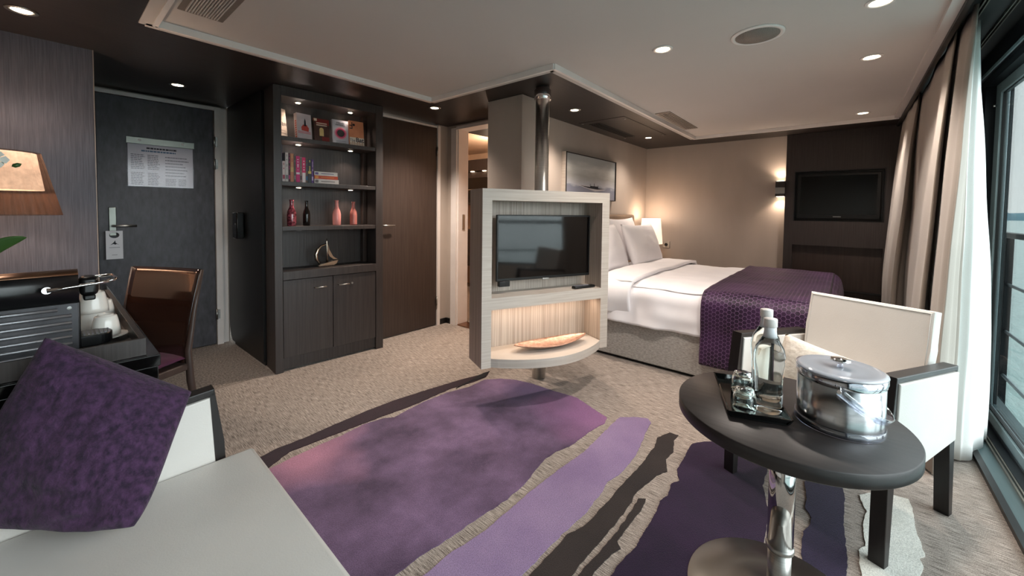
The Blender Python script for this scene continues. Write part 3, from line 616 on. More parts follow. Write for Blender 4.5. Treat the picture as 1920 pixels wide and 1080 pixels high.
b = B(); b.box(-.058, -.035, -.0012, 0, .17, .176, Mx=tl); b.box(-.058, -.035, -.0012, 0, .145, .151, Mx=tl); b.box(-.04, -.034, -.0012, 0, .145, .2, Mx=tl); b.M = tl; disc(b, -.022, .18, .010, -.0006); b.obj('cover_art', 'inkd', t)

# ---- upright books on the second shelf
UP = [(.003, .27, (96, 92, 120), 'slate blue tall book against the left end of the second shelf', (210, 196, 196)), (.018, .15, (212, 196, 194), 'pale pink thin book, second from the left end', (150, 60, 80)),
      (.020, .214, (206, 198, 194), 'white spined book with grey lettering near the left of the row', (120, 118, 122)), (.011, .212, (70, 30, 44), 'dark wine thin book beside the white spined one', (200, 70, 130)),
      (.022, .21, (190, 126, 98), 'tan and salmon book left of centre in the row', (206, 176, 120)), (.013, .205, (96, 88, 84), 'grey brown book between salmon and pink ones', (150, 140, 136)),
      (.026, .196, (208, 52, 122), 'bright magenta book with a white band', (244, 226, 236)), (.013, .192, (150, 138, 132), 'stone grey book between the two pink ones', (80, 60, 60)),
      (.024, .19, (226, 58, 118), 'pink and white book with a round pink emblem', (238, 226, 226)), (.014, .186, (104, 90, 80), 'brown book with blue foot right of the pink ones', (50, 110, 150)),
      (.024, .183, (58, 62, 70), 'charcoal book with a yellow band near the right of the row', (220, 196, 110)), (.014, .18, (98, 64, 128), 'violet thin book at the right end of the upright row', (214, 190, 222))]
x = .056; row = []
for k, (th, h, c, lab, c2) in enumerate(UP):
    th = max(th, .011); p = onbk(x, .045, 1.3965)
    t = thing('book', lab, 'book', p, BKA, 'upright books on the second shelf')
    b = B(); b.box(0, .0018, 0, .135, 0, h); b.box(th - .0018, th, 0, .135, 0, h); b.box(.0018, th - .0018, 0, .0018, 0, h); b.obj('cover', col(c), t)
    b = B(); b.box(.0018, th - .0018, .0018, .132, .002, h - .003); b.obj('pages', 'paper', t)
    b = B(); rr = random.Random(k)
    if k in (6,): b.box(.001, th - .001, -.0008, 0, .06, .075)
    elif k == 8: b.box(.001, th - .001, -.0008, 0, .0, .075)
    elif k == 10: b.box(.001, th - .001, -.0008, 0, .07, .09)
    elif k == 4: b.box(.001, th - .001, -.0008, 0, .075, .11)
    else: b.box(.002, th - .002, -.0008, 0, .02, .05)
    b.obj('printed_band', col(c2), t); b = B(); b.box(th * .3, th * .7, -.0012, -.0004, .092, .094)
    for i in range(int(h / .016)):
        if rr.random() < .6: b.box(th * .3, th * .7, -.0012, -.0004, .095 + i * .009, .1 + i * .009) if .1 + i * .009 < h - .01 else None
    b.obj('spine_letters', col(c2), t); x += th + .0015
xe = x
# ---- lying books at the end of the row
ST = [(.185, .036, (220, 212, 208), 'white book lying at the bottom of the stack', (120, 110, 108)), (.178, .026, (206, 86, 56), 'orange and red book lying in the middle of the stack', (226, 160, 80)), (.176, .030, (224, 220, 214), 'white book with a purple corner lying on top of the stack', (110, 90, 140))]
z = 1.3965
for L_, h, c, lab, c2 in ST:
    t = thing('book', lab, 'book', onbk(xe + .006, .05, z), BKA, 'books lying in a stack on the second shelf')
    b = B(); b.box(0, L_, 0, .12, 0, .002); b.box(0, L_, 0, .12, h - .002, h); b.box(0, L_, 0, .002, .002, h - .002); b.obj('cover', col(c), t)
    b = B(); b.box(.002, L_ - .002, .002, .118, .002, h - .002); b.obj('pages', 'paper', t)
    b = B(); b.box(.006, .03, -.0008, 0, h * .2, h * .8); b.obj('corner_print', col(c2), t); b = B(); b.box(.05, L_ - .03, -.0008, 0, h * .45, h * .6); b.obj('spine_print', col(c2), t); z += h + .0005

# ---- vases and the sailing boat
VP = [(.0, 0), (.026, 0), (.029, .004), (.030, .05), (.030, .085), (.026, .112), (.016, .137), (.0125, .15), (.0125, .185), (.015, .198), (.012, .198), (.010, .185)]
rose = pbr('crackled_rose_glass', (176, 84, 96), .12, c2=(86, 34, 44), scale=(60, 60, 60), lo=.4, hi=.6, coat=.5)
for x, k, mat, lab, sx in ((.143, 1.0, rose, 'crackled rose glass bottle vase, leftmost on the third shelf', 1), (.248, .97, 'gloss', 'shiny black bottle vase, second on the third shelf', .8),
                       (.477, 1.02, pbr('pink_glaze', (226, 150, 144), .25, c2=(216, 140, 134)), 'plain pink ceramic bottle vase, third on the shelf', 1), (.615, .98, pbr('dusky_pink_glaze', (190, 118, 108), .3, c2=(176, 106, 98)), 'ribbed dusky pink bottle vase, rightmost on the third shelf', .92)):
    b = B(); pf = VP
    if 'ribbed' in lab: pf = [(r + (.0012 if i % 2 and .01 < z < .09 else 0), z) for i, (r, z) in enumerate([(0, 0), (.026, 0)] + [(.0285, .006 + .006 * j) for j in range(15)] + VP[5:])]
    b.lathe([(r * 1.08, z * k) for r, z in pf], 32 if 'plain' not in lab else 8, sx=sx, sy=sx)
    o = b.obj('bottle_vase', mat); o.location = onbk(x, .10, 1.0695); o.rotation_euler = (0, 0, BKA + .2); tag(o, lab, 'vase', 'bottle vases on the third shelf')
t = thing('sailboat_sculpture', 'small silver sailing boat ornament on the counter of the bookcase', 'ornament', onbk(.40, .10, .7405), BKA)
b = B()
hull = [(-.075, .012), (-.068, .002), (.045, .002), (.072, .016), (.09, .05), (.05, .036), (.0, .03), (-.05, .026)]
b.prism([(x, -.016, z) for x, z in hull], (0, .032, 0), bev=.006); b.obj('hull', 'silver', t)
b = B(); arc = [(-.055, .028), (-.082, .06), (-.085, .10), (-.070, .14), (-.045, .165), (-.010, .178)]
b.tube([(x, 0, z) for x, z in arc], [.007, .012, .015, .013, .008, .005], 10); b.obj('curved_sail', 'silver', t)
b = B(); b.tube([(.002, 0, .025), (.0, 0, .12), (-.002, 0, .2), (-.001, 0, .225)], [.006, .006, .0055, .001], 10); b.obj('mast', 'silver', t)
b = B(); b.prism([(.004, -.004, .19), (.016, -.004, .13), (.045, -.004, .075), (.085, -.004, .05), (.05, -.004, .052), (.02, -.004, .075), (.008, -.004, .10)], (0, .008, 0), bev=.002); b.obj('fore_sail', 'silver', t)

# ================================================================== SWIVEL TELEVISION UNIT
KT = .9407   # unit size
FLp, FRp = Vector((1.667, 1.640)), Vector((2.549, 1.263)); ang = math.atan2(FRp.y - FLp.y, FRp.x - FLp.x)
tv = thing('television_stand', 'pale grey oak swivel television unit hung on a steel post', 'television stand', (FLp.x, FLp.y, 0), ang)
def zq(z): return CAMH - (CAMH - z) * KT
W_, D_ = .956, .205; Z0, Z1 = .25, zq(1.342); zs0, zs1 = zq(.563), zq(.640); zt = zq(1.268); zl = .306
b = B(); b.box(0, .058, .002, D_, Z0, Z1, .001); b.obj('side_panel', 'greywood', tv)
b = B(); b.box(W_ - .058, W_, .002, D_, Z0, Z1, .001); b.obj('side_panel', 'greywood', tv)
b = B(); b.box(0, .063, -.001, .002, Z0, Z1); b.box(W_ - .063, W_, -.001, .002, Z0, Z1); b.box(.063, W_ - .063, -.001, .002, zt, Z1); b.box(.063, W_ - .063, -.001, .002, zs0, zs1); b.obj('edge_banding', 'greywood_h', tv)
b = B(); b.box(.058, W_ - .058, .002, D_, zt, Z1); b.obj('top_panel', 'greywood_h', tv)
b = B(); b.box(.058, W_ - .058, .002, D_ - .02, zs0, zs1); b.obj('middle_shelf', 'greywood_h', tv)
b = B(); b.box(.058, W_ - .058, D_ - .02, D_ - .004, Z0, Z1 - .02); b.obj('back_panel', 'greywood', tv)
b = B(); n = 24; arcp = [(.063 + (W_ - .126) * i / n, -.150 * math.sin(PI * i / n) ** .85 if 0 < i < n else 0) for i in range(n + 1)]
b.prism([(x, y, Z0 + .002) for x, y in arcp] + [(W_ - .063, D_ - .02, Z0 + .002), (.063, D_ - .02, Z0 + .002)], (0, 0, zl - Z0 - .002), bev=.002); b.obj('curved_bottom_shelf', 'greywood_h', tv)
b = B(); b.box(.10, W_ - .10, .07, .085, zs0 - .006, zs0); b.obj('shelf_light_strip', pbr('warm_strip_glow', (255, 225, 195), .5, emit=(255, 215, 180), es=1.5), tv)
TVM = T(FLp.x, FLp.y, 0) @ Rz(ang)
l = light('AREA', 'shelf_lamp', TVM @ Vector((W_ / 2, .078, zs0 - .010)), .9, WARM2, shape=(.75, .02), rot=(0, 0, ang))
def tvx(px, py, off):    # where a sight line meets the plane lying 'off' behind the unit's front
    a = TVM @ Vector((0, off, 0)); nn = Vector((-math.sin(ang), math.cos(ang), 0)); d = ray(px, py); k = nn.dot(a - C0) / nn.dot(d); q = TVM.inverted() @ (C0 + d * k); return q
ta_, tb_ = tvx(932, 402.6, .085), tvx(1105, 515, .085); tc_ = tvx(934, 529, .085)
tw_, th_ = tb_.x - ta_.x, ta_.z - (tb_.z + tc_.z) / 2
t = thing('television', 'flat black television hanging in the pale swivel unit', 'television', TVM @ Vector((ta_.x, .085, ta_.z - th_)), ang)
b = B(); b.box(0, tw_, 0, .018, 0, th_, .004); b.box(.12, tw_ - .12, .018, .045, .06, th_ - .12, .01); b.obj('casing', 'plastic', t)
b = B(); b.box(.010, tw_ - .010, -.0015, .0005, .018, th_ - .010); b.obj('screen', 'screen', t)
b = B(); b.box(tw_ / 2 - .025, tw_ / 2 + .025, -.002, .004, -.008, .004, .002); b.obj('maker_badge', 'steel', t)
b = B(); b.box(.02, .095, -.002, .03, -.035, .0, .003); b.obj('sensor_box', 'plastic', t)
b = B(); b.box(.2, .5, .045, .098, .15, .25); b.obj('wall_bracket', 'plastic', t)
q = tvx(1094, 537, .05)
t = thing('remote_control', 'black remote control on the middle shelf of the television unit', 'remote control', TVM @ Vector((q.x, .05, zs1 + .0005)), ang + .06)
b = B(); b.box(-.09, .09, -.021, .021, 0, .018, .006); b.obj('body', 'plastic', t)
b = B(); [b.box(-.08 + .016 * i, -.071 + .016 * i, -.013 + .012 * j, -.005 + .012 * j, .018, .0195) for i in range(8) for j in range(3)]; b.obj('buttons', 'ink', t)
t = thing('metal_bowl', 'long hammered rose metal leaf bowl on the curved lower shelf', 'bowl', TVM @ Vector((.515, .03, zl + .0005)), ang + .02)
def bowl(u, v):
    x = (u * 2 - 1); y = (v * 2 - 1); wd = max(0.0, (1 - abs(x) ** 2.0)) ** .8 * .085
    return (x * .285, y * wd, .004 + .030 * abs(y) ** 2.2 * (1 - abs(x) ** 3) + .046 * abs(x) ** 2.2)
b = B(); b.grid(bowl, 40, 16); b.obj('dish', 'copperbowl', t, thick=.004, weld=.0005)
# post
t = thing('support_post', 'round brushed steel post from floor to dark soffit carrying the television unit', 'post', (2.291, 1.668, 0))
b = B(); b.cyl((0, 0, .001), (0, 0, 2.04), .049, n=40); b.obj('tube', 'poststeel', t)
b = B(); b.lathe([(.056, 1.985), (.060, 1.99), (.060, 2.055), (.05, 2.062), (.05, ZS - .001), (0, ZS - .001)], 40); b.obj('collar', 'chrome', t)

# ================================================================== BED
BX0, BX1, BY0, BY1 = 3.02, 4.86, .04, 2.06
bed = thing('bed', 'wide double bed with grey fabric base, white duvet and taupe headboard', 'bed', (0, 0, 0)); bed.location = (BX0, BY0, 0)
def L(x, y, z): return (x - BX0, y - BY0, z)
BW, BL = BX1 - BX0, BY1 - BY0
b = B(); b.box(.03, BW - .03, .03, BL, 0, .025); b.obj('plinth', 'black', bed)
b = B(); b.box(0, BW, 0, BL, .022, .36, .008); b.obj('base', 'skirt', bed)
b = B(); b.box(.01, BW - .01, .01, BL, .362, .575, .04, seg=4); b.obj('mattress', 'sheet', bed)
b = B(); b.box(.0, BW + .02, BL + .005, BL + .075, .1, 1.175, .03, seg=4); b.obj('headboard', 'headboard', bed)
TOPZ = .615
def drape(x0, x1, y0, y1, dx0, dx1, dy0, dy1, top, name, mat, parent, wr=.008, du=.018, gap=.02, seed=0, uvs=False, th=.012, puff=0, side=0, r=.05):
    """cloth lying on a block [x0,x1]x[y0,y1], hanging d.. beyond each edge"""
    U = [x0 - dx0, x1 + dx1]; V_ = [y0 - dy0, y1 + dy1]
    nu = int((U[1] - U[0]) / du); nv = int((V_[1] - V_[0]) / du)
    def f(u, v):
        px = U[0] + (U[1] - U[0]) * u; py = V_[0] + (V_[1] - V_[0]) * v
        ex = (px - x0) if px < x0 else (px - x1 if px > x1 else 0); ey = (py - y0) if py < y0 else (py - y1 if py > y1 else 0)
        d = math.hypot(ex, ey)
        cx, cy = min(max(px, x0), x1), min(max(py, y0), y1)
        nzv = noise.noise(Vector((px * 2.3, py * 3.1, seed))) * 1.0 + noise.noise(Vector((px * 7 + 5, py * 6, seed + 3))) * .5 + noise.noise(Vector((px * 3, py * 16, seed + 9))) * .3
        e1 = min(px - x0, x1 - px, py - y0 if dy0 else 9, y1 - py if dy1 else 9); z = top + wr * nzv
        if puff: z += puff * math.sin(min(1, max(0, e1) / .35) * PI / 2)
        if d > 0:
            nx, ny = ex / d, ey / d
            if d < r * PI / 2: a = d / r; off = r * math.sin(a); dz = r * (1 - math.cos(a))
            else: off = r; dz = r + d - r * PI / 2
            off += gap * min(1, d / .25) + side * noise.noise(Vector((px * 5, py * 5, seed + 20))) * min(1, d / .2)
            cx += nx * (off - r * .6); cy += ny * (off - r * .6); z -= dz
        return L(cx, cy, z)
    b = B(); b.grid(f, nu, nv, uv=(lambda u, v: (U[0] + (U[1] - U[0]) * u, V_[0] + (V_[1] - V_[0]) * v)) if uvs else None)
    o = b.obj(name, mat, parent, thick=th); return o
drape(BX0 + .03, BX1 - .03, BY0 + .05, 1.86, .33, .33, .02, .0, .600, 'duvet', 'sheet', bed, wr=.014, puff=.035, side=.045, th=.014, r=.08)
drape(BX0 + .03, BX1 - .03, 1.30, 1.62, .30, .3, .0, .0, .640, 'turned_down_fold', 'sheet', bed, wr=.012, seed=4, side=.04, th=.03, puff=.022, r=.08)
o = drape(0 + BX0 + .02, BX1 - .02, BY0 + .03, .765, .56, .4, .40, 0, .648, 'runner', 'quilt', None, wr=.008, seed=8, uvs=True, th=.012, side=.018, gap=.03, r=.085)
o.name = 'bed_runner'; o.location = (BX0, BY0, 0); tag(o, 'plum honeycomb quilted runner draped over the foot of the bed', 'bed runner')
def pillow(name, w, h, t_, mat, parent=None, n=18, pinch=.04, seed=0, wr=.006):
    b = B()
    for sgn in (1, -1):
        def f(u, v):
            x, y = u * 2 - 1, v * 2 - 1
            e = max(0, (1 - x * x) * (1 - y * y)) ** .42
            k = 1 - pinch * (1 - abs(y) ** 2) * abs(x) ** 3 ; k2 = 1 - pinch * (1 - abs(x) ** 2) * abs(y) ** 3
            q = Vector((x * 2.2, y * 2.2, seed + sgn))
            return (x * w / 2 * k, y * h / 2 * k2, sgn * t_ / 2 * e + e * wr * (noise.noise(q) + .6 * noise.noise(q * 3)))
        b.grid(f, n, n)
    return b.obj(name, mat, parent, weld=.0008)
for (x, y, lean, lab, w, h, sd, rz) in ((3.46, 1.95, 14, 'white pillow standing against the headboard, nearer the television unit', .70, .50, 1, 0), (4.24, 1.93, 13, 'white pillow standing against the headboard, nearer the bedside lamp', .74, .52, 2, .0),
                            (3.50, 1.76, 22, 'white pillow leaning in front, on the side of the television unit', .70, .48, 3, 0.02), (4.24, 1.70, 20, 'white pillow leaning in front, on the side of the bedside lamp', .74, .47, 4, -.05)):
    o = pillow('pillow', w, h, .17, 'sheet', seed=sd, pinch=.085, wr=.012); a = math.radians(90 - lean)
    o.rotation_euler = (a, 0, rz); o.location = (x, y, .645 + h / 2 * math.sin(a) - .01); tag(o, lab, 'pillow', 'white pillows at the head of the bed')

# bedside table, lamp, socket, painting, sconce
t = thing('bedside_table', 'small dark bedside table in the far corner beside the bed', 'bedside table', (5.13, 1.90, 0))
b = B(); b.box(-.2, .2, -.2, .2, .56, .60, .004); b.obj('tabletop', 'dark', t); b = B(); b.box(-.18, .18, -.18, .2, .02, .56, .003); b.obj('cabinet', 'dark', t)
t = thing('bedside_lamp', 'small lit bedside lamp with a white tapered shade in the far corner', 'lamp', (5.10, 1.94, .6005))
b = B(); b.lathe([(.0, 0), (.07, 0), (.07, .012), (.012, .02), (.01, .24), (0, .24)], 24); b.obj('base', 'chrome', t)
b = B(); b.lathe([(.145, .20), (.115, .525)], 32); b.bm.faces.ensure_lookup_table(); bmesh.ops.delete(b.bm, geom=[f for f in b.bm.faces if len(f.verts) > 4], context='FACES'); b.obj('lamp_shade', 'lampshade', t, thick=.003)
light('POINT', 'bedside_glow', (5.10, 1.94, 1.16), 3.2, WARM2, .04)
t = thing('wall_socket', 'square steel wall socket beside the bedside lamp', 'socket', (5.40, 1.84, .73))
b = B(); b.box(-.010, 0, -.045, .045, 0, .09, .003); b.obj('plate', 'steel', t); b = B(); b.cyl((-.010, 0, .045), (-.014, 0, .045), .022, n=20); b.obj('socket_face', 'plastic', t)
t = thing('picture', 'framed grey seascape painting with a small boat above the bed', 'painting', (3.83, 2.14, 1.33))
b = B(); f0, f1, h = -.545, .545, .46
b.box(f0, f1, -.045, -.002, 0, .008); b.box(f0, f1, -.045, -.002, h - .008, h); b.box(f0, f0 + .01, -.045, -.002, .008, h - .008); b.box(f1 - .012, f1, -.045, -.002, .008, h - .008); b.obj('frame', 'black', t)
def seascape():
    m, n, bs, tcx = newmat('seascape_paint'); L2 = n.links.new
    sp = n.nodes.new('ShaderNodeSeparateXYZ'); L2(tcx.outputs['Object'], sp.inputs[0])
    mpp = n.nodes.new('ShaderNodeMapping'); mpp.inputs['Scale'].default_value = (3, 1, 14); L2(tcx.outputs['Object'], mpp.inputs[0])
    zz = n.nodes.new('ShaderNodeTexNoise'); zz.inputs['Scale'].default_value = 1.6; zz.inputs['Detail'].default_value = 6; L2(mpp.outputs[0], zz.inputs['Vector'])
    a_ = n.nodes.new('ShaderNodeMath'); a_.operation = 'MULTIPLY_ADD'; a_.inputs[1].default_value = .12; L2(zz.outputs['Fac'], a_.inputs[0]); L2(sp.outputs['Z'], a_.inputs[2])
    r = n.nodes.new('ShaderNodeValToRGB'); cr = r.color_ramp; cr.elements[0].position = .10; cr.elements[0].color = lin((150, 152, 168)); cr.elements[1].position = .62; cr.elements[1].color = lin((176, 180, 184))
    for p, c in ((.19, (142, 146, 164)), (.215, (196, 198, 204)), (.30, (176, 176, 172)), (.38, (206, 206, 202)), (.46, (168, 172, 172))): e = cr.elements.new(p); e.color = lin(c)
    L2(a_.outputs[0], r.inputs[0]); L2(r.outputs[0], bs.inputs['Base Color']); bs.inputs['Roughness'].default_value = .5; return m
b = B(); b.box(f0 + .010, f1 - .012, -.035, -.004, .008, h - .008); b.obj('canvas', seascape(), t)
b = B(); b.box(f0 - .012, f0 - .001, -.04, 0, .0, h); b.obj('frame_side', 'greywood_h', t)
b = B(); b.prism([(-.26, -.0355, .145), (.26, -.0355, .128), (.10, -.0355, .118), (-.08, -.0355, .125)], (0, -.001, 0)); b.box(-.05, .12, -.0375, -.0355, .125, .15); b.box(-.055, -.05, -.0375, -.0355, .13, .17); b.box(.03, .034, -.0375, -.0355, .14, .18); b.box(.115, .12, -.0375, -.0355, .13, .165); b.obj('painted_boat', 'inkd', t)
b = B(); b.prism([(-.36, -.0352, .150), (-.05, -.0352, .155), (.10, -.0352, .13), (.3, -.0352, .12), (.05, -.0352, .095), (-.12, -.0352, .12)], (0, -.0006, 0)); b.obj('painted_foam', col((206, 204, 208)), t)
t = thing('wall_sconce', 'black and chrome up and down wall light beside the dark panel', 'wall light', (5.40, .575, 1.40))
b = B(); b.box(-.11, 0, -.045, .045, 0, .17, .004); b.obj('housing', 'dark', t)
b = B(); b.box(-.115, -.11, -.045, .045, .03, .10, .002); b.obj('front_cap', 'chrome', t)
for z, r in ((.171, 0), (-.001, 0)):
    b = B(); b.box(-.095, -.015, -.035, .035, z - .001, z + .001); b.obj('light_opening', 'bulb', t)
light('SPOT', 'sconce_up', (5.345, .575, 1.575), 5, WARM2, .02, (PI, 0, 0), math.radians(130), .8); light('SPOT', 'sconce_down', (5.345, .575, 1.395), 6, WARM2, .02, (0, 0, 0), math.radians(130), .8)

# ================================================================== CEILING FITTINGS
labs = ['lit downlight in the dark soffit above the desk wall', 'lit downlight in the dark soffit of the entrance alcove', 'lit downlight in the dark soffit before the closet door', 'lit downlight in the soffit behind the steel post', 'lit downlight in the soffit at the far corner over the bed',
        'lit downlight in the white ceiling nearest the steel post', 'lit downlight in the white ceiling at the top right by the window', 'lit downlight in the white ceiling between the window corner ones', 'lit downlight in the white ceiling nearest the far wall']
for (x, y, z, k), p, lb in zip(DOWN, DP, labs):
    t = thing('downlight', lb, 'ceiling light', (x, y, z), 0, 'round recessed downlights')
    b = B(); b.lathe([(.052, -.001), (.050, -.005), (.040, -.006), (.036, -.002), (.036, .0)], 28); b.obj('trim_ring', 'steel' if k == 'd' else 'mould', t)
    b = B(); b.lathe([(.033, -.002), (.030, -.004), (0, -.004)], 24); b.obj('lens', 'bulb', t)
    light('SPOT', 'downlight_lamp', (x, y, z - .012), p, WARM if k == 'd' else (1, .88, .79), .07, (0, 0, 0), math.radians(118), .9)
t = thing('ceiling_speaker', 'round grey speaker grille in the white ceiling', 'speaker', (2.33, .372, ZC))
b = B(); b.lathe([(.118, 0), (.116, -.006), (.100, -.008), (.098, -.004)], 40); b.obj('rim', 'mould', t)
b = B(); b.lathe([(.097, -.003), (.097, -.006), (0, -.007)], 40); b.obj('grille', pbr('perforated_grey', (150, 144, 138), .6, c2=(112, 106, 100), scale=(300, 300, 300)), t)
t = thing('ceiling_vent', 'slatted air vent in the white ceiling nearest the entrance', 'vent', (.49, 2.13, ZC))
b = B(); b.box(-.085, .085, -.24, .21, -.004, 0); b.obj('plate', 'grille', t)
b = B(); [b.box(-.062 + .0105 * i, -.0575 + .0105 * i, -.21, .185, -.012, -.003) for i in range(12)]; b.obj('slats', 'ceil', t)
t = thing('ceiling_vent', 'flat air vent in the white ceiling over the bed', 'vent', (4.02, 1.29, ZC))
b = B(); b.box(-.43, .43, -.065, .065, -.006, 0); b.obj('plate', 'grille', t)
b = B(); [b.box(-.40, .40, -.05 + .02 * i, -.04 + .02 * i, -.010, -.005) for i in range(5)]; b.obj('slats', 'grille', t)
t = thing('soffit_vent', 'black slot air vent with screwed access panel in the dark soffit above the bed', 'vent', (3.96, 1.94, ZS))
b = B(); b.box(-.52, .58, -.36, .12, -.003, 0); b.obj('access_panel', 'dark_h', t)
b = B(); b.box(-.42, .42, -.06, .06, -.007, -.002); b.obj('slot_frame', 'black', t); b = B(); [b.box(-.40, .40, -.045 + .025 * i, -.033 + .025 * i, -.011, -.006) for i in range(4)]; b.obj('slats', 'vent_slot', t)
for x, y in ((3.482, 2.038), (3.523, 1.611), (4.52, 1.613), (4.453, 2.031)):
    b = B(); b.lathe([(.014, -.003), (.012, -.007), (0, -.007)], 14, T(x - 3.96, y - 1.94, 0)); b.obj('screw', 'steel', t)

# ================================================================== CURTAINS
def catmull(P, n=10):
    out = []
    for i in range(len(P) - 1):
        p0, p1, p2, p3 = P[max(0, i - 1)], P[i], P[i + 1], P[min(len(P) - 1, i + 2)]
        for k in range(n):
            t = k / n; out.append(tuple(.5 * (2 * b_ + (c_ - a_) * t + (2 * a_ - 5 * b_ + 4 * c_ - d_) * t * t + (3 * b_ - a_ - 3 * c_ + d_) * t ** 3) for a_, b_, c_, d_ in zip(p0, p1, p2, p3)))
    out.append(P[-1]); return out
def curtain(prof, label, mats, yt=-.43, z0=.012, topk=.35, lin_until=0):
    pr2 = catmull(prof); nv = 26; b = B()
    def f(u, v):
        i = u * (len(pr2) - 1); i0 = min(int(i), len(pr2) - 2); k = i - i0
        x = pr2[i0][0] * (1 - k) + pr2[i0 + 1][0] * k; y = pr2[i0][1] * (1 - k) + pr2[i0 + 1][1] * k; z = z0 + (2.12 - z0) * v
        g = 1 - (1 - topk) * max(0, (v - .25) / .75) ** 1.3
        yy = yt + (y - yt) * g; xx = x + .012 * noise.noise(Vector((x * 4, z * 1.5, 1)))
        return (xx, yy + .008 * noise.noise(Vector((x * 5, z * 2, 7))) + .007 * math.sin(i * .9 + z * 1.2) * (1 - .4 * v), z)
    b.grid(f, len(pr2) - 1, nv)
    for k_, fc in enumerate(b.bm.faces):
        if len(mats) > 1: fc.material_index = 0 if k_ // nv < lin_until else 1
    return b.obj('cloth', mats, None, thick=.004), pr2
def cpt(px, y, yy=440): p = uy(px, yy, y); return (p.x, y)
profA = [cpt(1868, -.60), cpt(1862, -.575), cpt(1838, -.49), cpt(1806, -.43), cpt(1796, -.405), cpt(1777, -.35), cpt(1760, -.335), cpt(1750, -.37)]
xa = profA[-1][0]; profA += [(xa + .06, -.46), (xa + .16, -.50), (xa + .3, -.50)]
o, pa = curtain(profA, '', ['lining', 'curtain'], lin_until=32)
t = thing('curtain', 'pale curtain panel hanging nearest the glass door', 'curtain', (profA[3][0], -.43, 0))
o.parent = t; o.matrix_parent_inverse = Matrix.Translation((-profA[3][0], .43, 0))
x1 = cpt(1742, -.36)[0]
profB = [(xa + .02, -.455), (xa + .09, -.40), cpt(1741, -.345), cpt(1728, -.30), cpt(1712, -.315), cpt(1703, -.38)]
xb_ = profB[-1][0]; profB += [(xb_ + .06, -.41), cpt(1690, -.33), cpt(1676, -.285), cpt(1663, -.27), cpt(1656, -.30)]
profB = [p if p[0] < 5.30 else (5.30, p[1]) for p in profB]; profB.append((min(5.31, profB[-1][0] + .06), -.40))
o, pb = curtain(profB, '', ['curtain'])
t = thing('curtain', 'beige folded curtain panel beside the dark media panel', 'curtain', (4.4, -.43, 0)); o.parent = t; o.matrix_parent_inverse = Matrix.Translation((-4.4, .43, 0))

# ================================================================== ARMCHAIR and SOFA
def upholstered(name, label, cat, loc, rz, width, over=0.0, ah=.655, cush=True):
    """faces +x; frame of dark wood arms with cream leather infill"""
    t = thing(name, label, cat, loc, rz); hw = width / 2; xf, xb = .27, -.29; dk = 'frameblack'
    for s in (1, -1):
        y0, y1 = (hw - .045) * s, hw * s
        zt0, zt1 = ah, ah - .045
        b = B()      # arm frame: top rail, front post running into the leg, rear post
        b.prism([(xf - .028, y0, zt0), (xf - .026, y0, zt0 - .020), (xb, y0, zt1 - .020), (xb, y0, zt1)], (0, y1 - y0, 0), bev=.003)
        b.prism([(xf - .028, y0, zt0 - .002), (xf - .042, y0, zt0 - .02), (xf - .022, y0, .30), (xf + .004, y0, .30), (xf - .006, y0, .5)], (0, y1 - y0, 0), bev=.002)
        b.prism([(xb, y0, zt1 - .020), (xb + .014, y0, zt1 - .020), (xb + .02, y0, .30), (xb, y0, .30)], (0, y1 - y0, 0), bev=.002)
        ar = b.obj('arm_frame', dk, t)
        b = B(); b.prism([(xf - .040, y0 - .006 * s, zt0 - .022), (xb + .010, y0 - .006 * s, zt1 - .022), (xb + .010, y0 - .006 * s, .315), (xf - .020, y0 - .006 * s, .285)], (0, y1 - y0 + .012 * s, 0), bev=.004); b.obj('arm_panel', 'leather', ar)
        b = B(); yy = (y0, y1); b.prism([(xf + .004, y0, .30), (xf - .045, y0, .30), (xf - .028, y0, 0), (xf + .004, y0, 0)], (0, y1 - y0, 0), bev=.002); b.obj('leg', dk, t)
        b = B(); b.prism([(xb + .05, y0, .32), (xb, y0, .32), (xb - .015, y0, 0), (xb + .018, y0, 0)], (0, y1 - y0, 0), bev=.002); b.obj('leg', dk, t)
    wi = hw - .053
    b = B(); b.box(xb + .05, xf - .01 + over, -wi, wi, .29, .33, .004); b.obj('seat_rail', dk, t)
    b = B(); b.box(xb + .08, xf + .012 + over, -wi - (.0), wi, .332, .455, .012, seg=3); b.obj('seat', 'leather', t)
    # back rest, leaning
    b = B(); Mx = T(xb + .10, 0, .40) @ Ry(math.radians(-11)); bw = min(hw - .066, .60); wi2 = bw - .010
    b.prism([(0, -wi2, 0), (0, wi2, 0), (0, bw, .26), (0, bw, .42), (0, -bw, .42), (0, -bw, .26)], (-.075, 0, 0), Mx=Mx, bev=.010); bk_ = b.obj('backrest', 'leather', t)
    b = B(); b.tube([Mx @ Vector((.0005, y, z)) for y, z in ((wi2 - .004, .02), (bw - .012, .26), (bw - .012, .408), (-bw + .012, .408), (-bw + .012, .26), (-wi2 + .004, .02))], .0022, 6); b.obj('piping', 'leather', bk_)
    return t
CA = math.atan2(.395, -.92)
upholstered('armchair', 'cream leather armchair with dark wood arms behind the round table', 'armchair', (2.172, .025, 0), CA, .585)
upholstered('sofa', 'cream leather sofa with dark wood arm at the lower left, purple cushion on it', 'sofa', (.055, .815, 0), math.radians(-1.5), 1.29, .055, .665)
o = pillow('small_cushion', .25, .20, .10, 'creampad', seed=9); o.rotation_euler = (math.radians(66), .25, CA - PI / 2 + PI + .35); tag(o, 'small cream textured cushion on the seat of the armchair', 'cushion'); o.location = (2.15, .10, .533)
